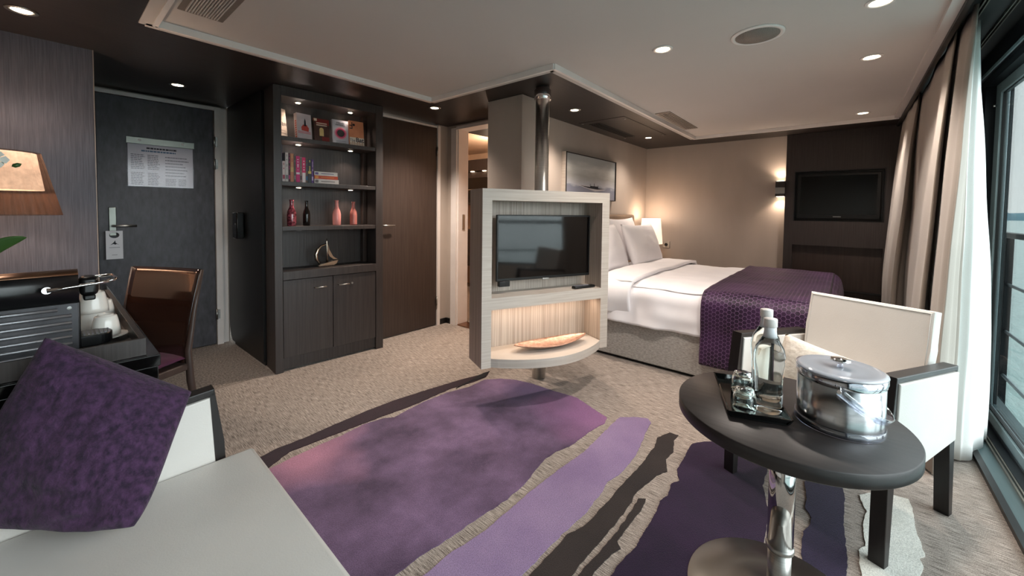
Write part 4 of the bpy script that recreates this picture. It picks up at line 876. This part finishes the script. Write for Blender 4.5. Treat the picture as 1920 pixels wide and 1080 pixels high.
# purple velvet cushion leaning on the sofa arm
Bp = uz(268, 1000, .475); Lp = uz(-135, 985, .485); Tp = uy(84, 628, 1.50); Rp_ = uy(362, 733, 1.375)
def velvet():
    b = B(); n = 40; nrm = ((Rp_ - Tp).cross(Lp - Tp)).normalized()
    if nrm.y > 0: nrm = -nrm
    for sgn in (1, -1):
        def f(u, v):
            x, y = u * 2 - 1, v * 2 - 1; k = 1 - .015 * (1 - y * y) * abs(x) ** 3; k2 = 1 - .02 * (1 - x * x) * abs(y) ** 3; q_ = max(0, x) * max(0, y); k -= .10 * q_ ** 3; k2 -= .06 * q_ ** 3
            uu, vv = .5 + .5 * x * k, .5 + .5 * y * k2
            p = (Tp * (1 - uu) + Rp_ * uu) * (1 - vv) + (Lp * (1 - uu) + Bp * uu) * vv
            e = max(0, (1 - x * x) * (1 - y * y)) ** .45
            q = Vector((x * 2, y * 2, 3)); w = noise.noise(q) * .016 + noise.noise(q * 2.7) * .012 + noise.noise(q * 6) * .004
            cr = .022 * math.sin((x * .9 + y * 1.2) * 9) * max(0, y - .3) * max(0, x + .2)
            return p + nrm * (sgn * .080 * e + e * (w + cr)) - Vector((0, 0, 0))
        b.grid(f, n, n)
    return b.obj('throw_cushion', 'velvet', None, weld=.0008, sub=1)
tag(velvet(), 'purple velvet cushion leaning in the corner of the sofa', 'cushion')

# ================================================================== ROUND TABLE and what stands on it
TC = (1.423, .122); TZ = .613
t = thing('round_table', 'round dark wood table on a polished steel pedestal', 'table', (TC[0], TC[1], 0))
b = B(); b.lathe([(0, TZ - .038), (.289, TZ - .038), (.2925, TZ - .034), (.2925, TZ - .003), (.290, TZ), (0, TZ)], 96); b.obj('tabletop', pbr('dark_table_veneer', (42, 36, 35), .42, c2=(33, 28, 27), scale=(60, 3, 90), bump=.1), t)
b = B(); b.lathe([(0, TZ - .048), (.09, TZ - .048), (.09, TZ - .038), (0, TZ - .038)], 32); b.obj('mounting_plate', 'black', t)
b = B(); b.lathe([(.034, .19), (.034, TZ - .048)], 40); b.obj('column', 'chrome', t)
b = B(); b.lathe([(.0305, .012), (.0305, .19)], 40); b.lathe([(.036, .185), (.037, .188), (.037, .196), (.034, .20)], 40); b.obj('lower_sleeve', 'steel', t)
b = B(); b.lathe([(0, 0), (.253, 0), (.254, .003), (.25, .006), (.15, .013), (.04, .02), (.031, .03), (0, .03)], 72); b.obj('base_disc', 'spun', t)
# tray
e0, e1 = Vector((1.268, .238, 0)), Vector((1.317, .104, 0)); ed = (e1 - e0).normalized(); ep = Vector((-ed.y, ed.x, 0))
ta = math.atan2(ed.y, ed.x); tw = (e1 - e0).length / 2; tl_ = .135; tcn = (e0 + e1) / 2 + ep * tl_
t = thing('tray', 'black glossy rectangular tray holding bottles and glasses', 'tray', (tcn.x, tcn.y, TZ + .0005), ta)
b = B(); b.box(-tw, tw, -tl_, tl_, 0, .006, .002); b.obj('base', 'darkglass', t)
b = B()
for s in (1, -1):
    b.prism([(-tw - .004, s * tl_, .004), (tw + .004, s * tl_, .004), (tw + .010, s * (tl_ + .010), .022), (-tw - .010, s * (tl_ + .010), .022)], (0, -.004 * s, .0))
    b.prism([(s * tw, -tl_ - .004, .004), (s * tw, tl_ + .004, .004), (s * (tw + .010), tl_ + .010, .022), (s * (tw + .010), -tl_ - .010, .022)], (-.004 * s, 0, 0))
b.obj('rim', 'darkglass', t)
TRZ = TZ + .007
def shell(b, outer, th, n=36, inner_bottom=.006):
    inner = [(max(r - th, 0), z) for r, z in outer]; inner = [(r, max(z, inner_bottom)) for r, z in inner]
    b.lathe([(0, outer[0][1])] + outer + inner[::-1] + [(0, inner_bottom)], n)
def bottle(px, py, lab, hs=1.0):
    p = uz(px, py, TRZ); t = thing('water_bottle', lab, 'bottle', (p.x, p.y, TRZ), .3, 'water bottles on the tray')
    out_ = [(.026, 0), (.0295, .003), (.0305, .012), (.0285, .022), (.0285, .085), (.0295, .11), (.0325, .145), (.0325, .165), (.029, .185), (.020, .205), (.014, .218), (.0125, .228), (.0125, .262)]
    out_ = [(r * 1.18 if z > .24 else r * 1.25, z * hs * 1.02) for r, z in out_]; hs *= 1.02
    b = B(); b.lathe([(0, .004)] + out_ + [(0, out_[-1][1])], 48); b.obj('glass_body', 'bottleglass', t)
    b = B(); b.lathe([(0, .268 * hs), (.0170, .268 * hs), (.0176, .266 * hs), (.0176, .246 * hs), (.0152, .244 * hs)], 28); b.obj('screw_cap', 'frame', t)
    b = B(); b.lathe([(.0182, .214 * hs), (.0158, .232 * hs), (.0155, .246 * hs), (.0152, .246 * hs)], 28); b.obj('neck_band', 'paper', t)
    b = B(); n = 12
    pts = [(math.cos(-2.2 + .75 * i / n) * .0362, math.sin(-2.2 + .75 * i / n) * .0362) for i in range(n + 1)]
    b.grid(lambda u, v: (pts[int(round(u * n))][0], pts[int(round(u * n))][1], .028 + v * .028), n, 1); b.obj('label', 'paper', t, thick=.0003)
    return t
bottle(1439, 768, 'glass water bottle nearest the camera on the tray', 1.0)
bottle(1432, 742, 'glass water bottle standing behind the other on the tray', 1.02)
for px, py, lab in ((1395, 772, 'upturned drinking glass at the front of the tray'), (1391, 738, 'upturned drinking glass at the back of the tray')):
    p = uz(px, py, TRZ); b = B(); o_ = [(.031, 0), (.0315, .02), (.030, .045), (.026, .062), (.0225, .070)]
    b.lathe(o_ + [(0, .072), (0, .066), (.020, .062), (.0245, .056), (.0285, .043), (.0298, .02), (.0295, 0.0), (.031, 0)], 36)
    o = b.obj('drinking_glass', 'glass'); o.location = (p.x, p.y, TRZ); tag(o, lab, 'glass', 'upturned glasses on the tray')
# ice bucket
BC = Vector((1.462, -.005)); 
p0 = uz(1490, 768, TZ); p1 = uz(1657, 800, TZ); BC = (p0 + p1) / 2; br = (p1 - p0).length / 2 * .99
fb = uz(1570, 822, TZ)
dirv = Vector((BC.x, BC.y, 0)).normalized(); BC = Vector((fb.x, fb.y, 0)) + dirv * br
bh = .155
t = thing('ice_bucket', 'polished steel ice bucket with clear acrylic lid and bail handle', 'ice bucket', (BC.x, BC.y, TZ + .0005), 0)
b = B(); b.lathe([(0, .004), (br * .96, .004), (br * .965, .010), (br * .965, bh - .018), (br * .93, bh - .018), (br * .93, .012), (0, .012)], 72); b.obj('steel_wall', pbr('bucket_steel', (188, 188, 190), .2, 1, c2=(176, 176, 178), scale=(2, 2, 200)), t)
b = B(); b.lathe([(br * .97, 0), (br, .0), (br, .004), (br, .017), (br * .975, .019), (br * .975, 0)], 72); b.lathe([(br * .985, bh - .02), (br, bh - .016), (br, bh), (br * .985, bh)], 72); b.obj('acrylic_rims', 'acetate', t)
b = B(); b.lathe([(br * .972, bh - .026), (br * .978, bh - .025), (br * .978, bh - .004), (br * .93, bh - .002)], 72); b.obj('chrome_band', 'chrome', t)
b = B(); b.lathe([(0, bh + .004), (br * .5, bh + .006), (br * .72, bh + .003), (br * .9, bh + .007), (br * 1.0, bh + .003), (br * 1.01, bh), (br * .92, bh - .001), (0, bh)], 72)
lid = b.obj('lid', pbr('frosted_acrylic_lid', (238, 238, 242), .08, c2=(232, 232, 238), coat=.6, trans=.5), t)
b = B(); b.lathe([(0, bh + .004), (.008, bh + .005), (.006, bh + .012), (.006, bh + .018), (0, bh + .018)], 20); b.obj('knob_stem', 'acetate', lid)
b = B(); b.lathe([(0, bh + .017), (.014, bh + .018), (.024, bh + .023), (.022, bh + .028), (0, bh + .030)], 28); b.obj('knob', 'chrome', lid)
b = B(); a0 = math.atan2(-BC.y, -BC.x); pv = []
px1 = Vector((math.cos(a0 - .0) * br * 1.02, math.sin(a0) * br * 1.02, bh - .028)); px2 = -Vector((px1.x, px1.y, 0)) + Vector((0, 0, bh - .028))
sidev = Vector((math.sin(a0), -math.cos(a0), 0)); sidev = sidev if (sidev.x * .64 + sidev.y * -.76) > 0 else -sidev
def band(u, v):
    a_ = PI * u; c_ = Vector((px1.x, px1.y, 0)); drop = Vector((0, 0, -1)) * .62 + sidev * .80
    ctr = Vector((0, 0, bh - .028)); p = ctr + c_ * 1.05 * math.cos(a_) + drop * (br * 1.32 * math.sin(a_))
    nn = drop.normalized(); q = (c_.normalized() * math.cos(a_) + nn * math.sin(a_)).cross((-c_.normalized() * math.sin(a_) + nn * math.cos(a_))).normalized()
    return p + q * (v - .5) * .020
b.grid(band, 40, 1); b.obj('bail_handle', 'acetate', t, thick=.003)
for s in (1, -1):
    b = B(); c_ = Vector((px1.x, px1.y, 0)); b.cyl(c_ * s * .95 + Vector((0, 0, bh - .028)), c_ * s * 1.10 + Vector((0, 0, bh - .028)), .005, n=12); b.obj('pivot_screw', 'chrome', t)

# ================================================================== DESK and what stands on it
t = thing('desk', 'black wooden desk along the left side', 'desk', (-.12, 2.43, 0))
b = B(); b.box(-.34, .34, -.84, .84, .715, .75, .002); b.obj('desktop', 'gloss', t)
b = B(); b.box(-.34, .335, -.835, -.80, 0, .715, .002); b.obj('side_panel', 'gloss', t)
b = B(); b.box(-.34, .335, .80, .835, 0, .715, .002); b.obj('side_panel', 'gloss', t)
b = B(); b.box(.315, .333, -.80, .80, .62, .715); b.obj('drawer_front', 'dark', t)
t = thing('coffee_tray', 'dark wooden tray on the desk with coffee machine and cups', 'tray', (-.13, 2.15, .7505))
b = B(); b.box(-.315, .315, -.535, .535, 0, .010); b.obj('base', 'dark', t)
b = B(); b.box(-.32, .32, -.54, -.528, 0, .052, .001); b.box(-.32, .32, .528, .54, 0, .052, .001); b.box(.305, .32, -.528, .528, 0, .052, .001); b.box(-.32, -.308, -.528, .528, 0, .052, .001); b.obj('rim', 'dark', t)
CT = .7615
t = thing('coffee_machine', 'black capsule coffee machine with ribbed silver side panels and chrome lever', 'coffee machine', (.062, 1.735, CT))
hh = .243
b = B(); b.box(-.34, 0, 0, .115, 0, .155, .004); b.obj('body', 'plastic', t)
b = B(); n = 20; prf = [(0.002, .155)] + [(.0575 - .0555 * math.cos(PI * i / n), .195 + (hh - .195) * math.sin(PI * i / n) ** .6) for i in range(n + 1)] + [(.113, .155)]
b.prism([(-.34, y, z) for y, z in prf], (.338, 0, 0), smooth=True); b.obj('head', pbr('satin_black_head', (22, 21, 23), .28, c2=(18, 17, 19)), t)
b = B(); n = 10; prf = [(.0575 - .0565 * math.cos(PI * (.22 + .56 * i / n)), .197 + (hh - .195) * math.sin(PI * (.22 + .56 * i / n)) ** .6) for i in range(n + 1)]
b.grid(lambda u, v: (-.34 + .338 * u, prf[int(round(v * n))][0], prf[int(round(v * n))][1]), 2, n); b.obj('bronze_top', 'bronze', t, thick=.002)
b = B(); b.box(-.335, -.004, -.005, 0, .004, .153, .002); sp = b.obj('side_panel', pbr('graphite_panel', (78, 77, 80), .4, .5, c2=(56, 55, 58)), t)
for i in range(7):
    z = .014 + i * .0206; b = B(); b.tube([(-.33, -.005, z), (-.018 if i < 6 else -.045, -.005, z)], .0056, 8); b.obj('rib', pbr('rib_silver', (150, 150, 154), .38, .8) if i == 0 else bpy.data.materials['rib_silver'], sp)
b = B(); b.cyl((-.022, -.004, .140), (-.022, -.009, .140), .005, n=12); b.obj('screw', 'chrome', sp)
b = B(); b.cyl((-.064, -.001, .197), (-.064, -.009, .197), .010, n=20); b.tube([(-.064, -.010, .197), (-.03, -.012, .200), (.03, -.012, .206), (.06, -.012, .210)], [.007, .0040, .0040, .0045], 10)
b.tube([(.055, -.012, .210), (.072, -.008, .213), (.078, .02, .214), (.078, .095, .214), (.072, .122, .213), (.05, .126, .210), (-.06, .126, .197)], .0045, 10); b.obj('lever', 'chrome', t)
b = B(); b.box(0, .040, .020, .095, .165, .222, .012, seg=3); b.box(.008, .034, .03, .085, .150, .166, .004); b.obj('spout_head', 'plastic', t)
b = B(); n = 14; pp_ = [(0, .012), (0, .103)] + [(.035 + .035 * math.sin(PI * i / n), .0575 + .045 * math.cos(PI * i / n)) for i in range(n + 1)]
b.prism([(x, y, .012) for x, y in pp_], (0, 0, .032), bev=.003); dt = b.obj('drip_tray', 'plastic', t)
b = B(); [b.box(.006 + .0088 * i, .010 + .0088 * i, .03, .085, .044, .0455) for i in range(7)]; b.obj('drip_grid', 'ink', dt)
def cup(loc, lab, k=1.0, name='espresso_cup'):
    t = thing(name, lab, 'cup', loc, .5, 'white cups on the coffee tray'); b = B()
    b.lathe([(.036 * k, 0), (.0352 * k, .014 * k), (.0315 * k, .040 * k), (.0275 * k, .060 * k), (.0255 * k, .0625 * k), (.019 * k, .0625 * k), (.019 * k, .067 * k), (.017 * k, .067 * k), (.017 * k, .063 * k), (0, .063 * k), (0, .059 * k), (.024 * k, .058 * k), (.029 * k, .037 * k), (.033 * k, .012 * k), (.034 * k, 0), (.036 * k, 0)], 32); b.obj('bowl', 'cup', t)
    b = B(); b.tube([(0, .031 * k, .045 * k), (0, .048 * k, .044 * k), (0, .052 * k, .030 * k), (0, .046 * k, .016 * k), (0, .034 * k, .014 * k)], .004 * k, 8); b.obj('handle', 'cup', t)
    return t
CZ = CT + .0005
def saucer(loc, lab):
    b = B(); b.lathe([(0, .002), (.022, .002), (.024, 0), (.03, 0), (.058, .010), (.060, .013), (.056, .012), (.03, .004), (0, .004)], 36); o = b.obj('saucer', 'cup'); o.location = loc; tag(o, lab, 'saucer', 'white saucers on the coffee tray')
saucer((.118, 1.865, CZ), 'white saucer beside the drip tray of the coffee machine')
cup((.122, 1.862, CZ + .0145), 'upturned white cup nearest the drip tray')
cup((.10, 1.985, CZ), 'upturned white cup under another in the middle of the tray', 1.15); cup((.10, 1.985, CZ + .072), 'upturned white cup stacked on top of another', 1.1)
cup((.00, 1.965, CZ), 'upturned white cup close behind the coffee machine', 1.1); cup((.02, 2.08, CZ), 'white cup at the back of the tray behind the others', 1.2); cup((.13, 2.2, CZ), 'white cup farthest back by the right rim of the tray', 1.2)

t = thing('table_lamp', 'table lamp with a pleated bronze see-through shade at the left edge', 'lamp', (-.15, 2.93, .7505))
b = B(); b.lathe([(0, 0), (.09, 0), (.09, .012), (.012, .022), (.009, .40), (0, .40)], 28); b.obj('base', 'bronze', t)
b = B(); n = 80; vs_ = []
def shade(u, v):
    a_ = 2 * PI * u; k = 1 + .012 * math.sin(a_ * 40); r = (.205 + (.142 - .205) * v) * k
    return (r * math.cos(a_), r * math.sin(a_), .405 + .29 * v)
b.grid(shade, 320, 1)
def shademat():
    m = bpy.data.materials.new('smoked_pleated_shade'); m.use_nodes = True; n = m.node_tree; n.nodes.clear(); L2 = n.links.new
    o = n.nodes.new('ShaderNodeOutputMaterial'); mx = n.nodes.new('ShaderNodeMixShader'); tr = n.nodes.new('ShaderNodeBsdfTransparent'); tr.inputs[0].default_value = (.84, .74, .66, 1)
    pb = n.nodes.new('ShaderNodeBsdfPrincipled'); pb.inputs['Base Color'].default_value = lin((112, 88, 76)); pb.inputs['Roughness'].default_value = .22; pb.inputs['Metallic'].default_value = .4
    tcx = n.nodes.new('ShaderNodeTexCoord'); nz_ = n.nodes.new('ShaderNodeTexNoise'); nz_.inputs['Scale'].default_value = 40; L2(tcx.outputs['Object'], nz_.inputs['Vector'])
    mr = n.nodes.new('ShaderNodeMapRange'); mr.inputs[3].default_value = .45; mr.inputs[4].default_value = .75; L2(nz_.outputs['Fac'], mr.inputs[0]); L2(mr.outputs[0], mx.inputs[0]); L2(tr.outputs[0], mx.inputs[1]); L2(pb.outputs[0], mx.inputs[2]); L2(mx.outputs[0], o.inputs[0]); return m
b.obj('lamp_shade', shademat(), t, weld=.0005)
b = B(); b.lathe([(.128, .69), (.150, .52)], 36); bmesh.ops.delete(b.bm, geom=[f for f in b.bm.faces if len(f.verts) > 4], context='FACES'); b.obj('inner_lining', 'shadein', t, thick=.002)
light('POINT', 'desk_lamp_glow', (-.15, 2.93, 1.33), 6, WARM2, .03)
# orchid
t = thing('orchid', 'white orchid with broad green leaves on the desk at the left edge', 'plant', (-.16, 1.98, .762))
b = B(); b.lathe([(0, 0), (.05, 0), (.062, .11), (.064, .125), (.056, .125), (.05, .02), (0, .02)], 28); b.obj('pot', 'cup', t)
def leafm(base, tip, wd, sag, nm='leaf'):
    base, tip = Vector(base), Vector(tip); ax = tip - base; sd = (ax.cross(Vector((0, 0, 1))).normalized() * .4 + Vector((0, 0, .9))).normalized()
    def f(u, v):
        k = math.sin(PI * min(1, u * .94 + .06)) ** .7 * (1 - .25 * u); y = v * 2 - 1
        return base + ax * u + sd * (y * wd * k) + Vector((0, 0, sag * math.sin(PI * u) + .012 * abs(y) * k))
    b = B(); b.grid(f, 16, 6); b.obj(nm, 'leaf', t, thick=.002)
leafm((0, -.02, .24), (.122, -.06, .340), .026, .01); leafm((0, -.02, .13), (.10, -.09, .21), .026, .02); leafm((0, 0, .12), (-.15, .05, .2), .03, .03)
b = B(); b.tube([(0, 0, .1), (.01, -.02, .3), (.04, -.05, .5), (.09, -.08, .575)], .003, 8); b.obj('stem', 'leaf', t)
b = B()
for i in range(5):
    a_ = 2 * PI * i / 5; c_ = Vector((.070, -.09, .572)); d_ = Vector((math.cos(a_), .2, math.sin(a_)))
    b.prism([c_, c_ + d_ * .018 + Vector((-d_.z, 0, d_.x)) * .011, c_ + d_ * .026, c_ + d_ * .018 - Vector((-d_.z, 0, d_.x)) * .012], (0, .0012, 0))
b.obj('flower', 'petal', t)
b = B(); b.lathe([(0, -.011), (.006, -.006), (.006, .004), (0, .011)], 10, T(.108, -.085, .558) @ Ry(1.1)); b.obj('bud', 'leaf', t)

# ---- desk chair
DA = math.atan2(-.5, -.86)
t = thing('desk_chair', 'glossy brown desk chair with purple pad beside the desk', 'chair', (.19, 2.525, 0), DA)
b = B()
def back(u, v):
    y = (u * 2 - 1) * (.185 + .022 * v); z = .42 + .47 * v; x = -.165 - .075 * v ** 1.6 - .018 * (1 - (u * 2 - 1) ** 2)
    return (x, y, z)
b.grid(back, 16, 16); b.obj('backrest', 'brownlac', t, thick=.012)
for s in (1, -1):
    b = B(); b.tube([(-.238, s * .214, .888), (-.200, s * .208, .70), (-.172, s * .2, .50), (-.18, s * .2, .35), (-.235, s * .205, 0)], [.007, .009, .014, .017, .013], 10); b.obj('leg', 'brownwood', t)
    b = B(); b.tube([(.20, s * .19, .44), (.205, s * .195, 0)], [.017, .013], 10); b.obj('leg', 'brownwood', t)
b = B(); b.box(-.17, .22, -.205, .205, .405, .44, .008); b.obj('seat', 'brownwood', t)
o = pillow('seat_pad', .38, .38, .045, 'pad', seed=5, pinch=.02); tag(o, 'thin plum seat pad on the brown desk chair', 'cushion'); o.location = (.20, 2.525, .463); o.rotation_euler = (0, 0, DA)

# ================================================================== OUTSIDE
t = thing('balcony_railing', 'dark metal balcony railing outside the glass door', 'railing', (2.5, -.93, 0))
b = B(); b.box(-3, 3, -.025, .025, 1.045, 1.085, .004); b.obj('top_rail', 'darkalu', t)
for z in (.70, .35, .02):
    b = B(); b.cyl((-3, 0, z), (3, 0, z), .011, n=10); b.obj('bar', 'alu', t)
for x in (-2.9, -1.0, .6, 2.12):
    b = B(); b.box(x - .02, x + .02, -.02, .02, -.3, 1.05, .003); b.obj('post', 'darkalu', t)
b = B(); b.box(-.6, 5.6, -1.0, -.80, -.36, -.3); struct(b.obj('trim_8', 'darkalu'), 'outer ledge')
def watermat():
    m, n, bs, tcx = newmat('rippled_water'); L2 = n.links.new
    bs.inputs['Base Color'].default_value = lin((150, 176, 172)); bs.inputs['Roughness'].default_value = .18; bs.inputs['Specular IOR Level'].default_value = .6
    mpp = n.nodes.new('ShaderNodeMapping'); mpp.inputs['Scale'].default_value = (.5, 1.6, 1); L2(tcx.outputs['Object'], mpp.inputs[0])
    zz = n.nodes.new('ShaderNodeTexNoise'); zz.inputs['Scale'].default_value = 1.5; zz.inputs['Detail'].default_value = 5; L2(mpp.outputs[0], zz.inputs['Vector'])
    bp = n.nodes.new('ShaderNodeBump'); bp.inputs['Strength'].default_value = .8; bp.inputs['Distance'].default_value = .2; L2(zz.outputs['Fac'], bp.inputs['Height']); L2(bp.outputs[0], bs.inputs['Normal']); return m
b = B(); b._add([(-900, -1.3, -3.2), (1500, -1.3, -3.2), (1500, -1800, -3.2), (-900, -1800, -3.2)], [(0, 1, 2, 3)]); tag(b.obj('lake_water', watermat()), 'grey green rippled water outside the windows', 'water')
b = B(); N_ = 90
def ridge(u, v):
    y = -40 - 1500 * u; x = 820 + 200 * math.sin(u * 3) - 500 * u; h = (14 + 7 * noise.noise(Vector((u * 14, 0, 0))) + 4 * noise.noise(Vector((u * 60, 3, 0))))
    return (x + (0 if v < 1 else 60), y, -3.2 + (h * (v * 2) if v <= .5 else h * (2 - v * 2)) + 0) if True else 0
b.grid(lambda u, v: (820 + 200 * math.sin(u * 3) - 500 * u + v * 80, -40 - 1500 * u, -3.25 + (14 + 7 * noise.noise(Vector((u * 14, 0, 0))) + 4 * noise.noise(Vector((u * 60, 3, 0)))) * math.sin(PI * v)), N_, 8)
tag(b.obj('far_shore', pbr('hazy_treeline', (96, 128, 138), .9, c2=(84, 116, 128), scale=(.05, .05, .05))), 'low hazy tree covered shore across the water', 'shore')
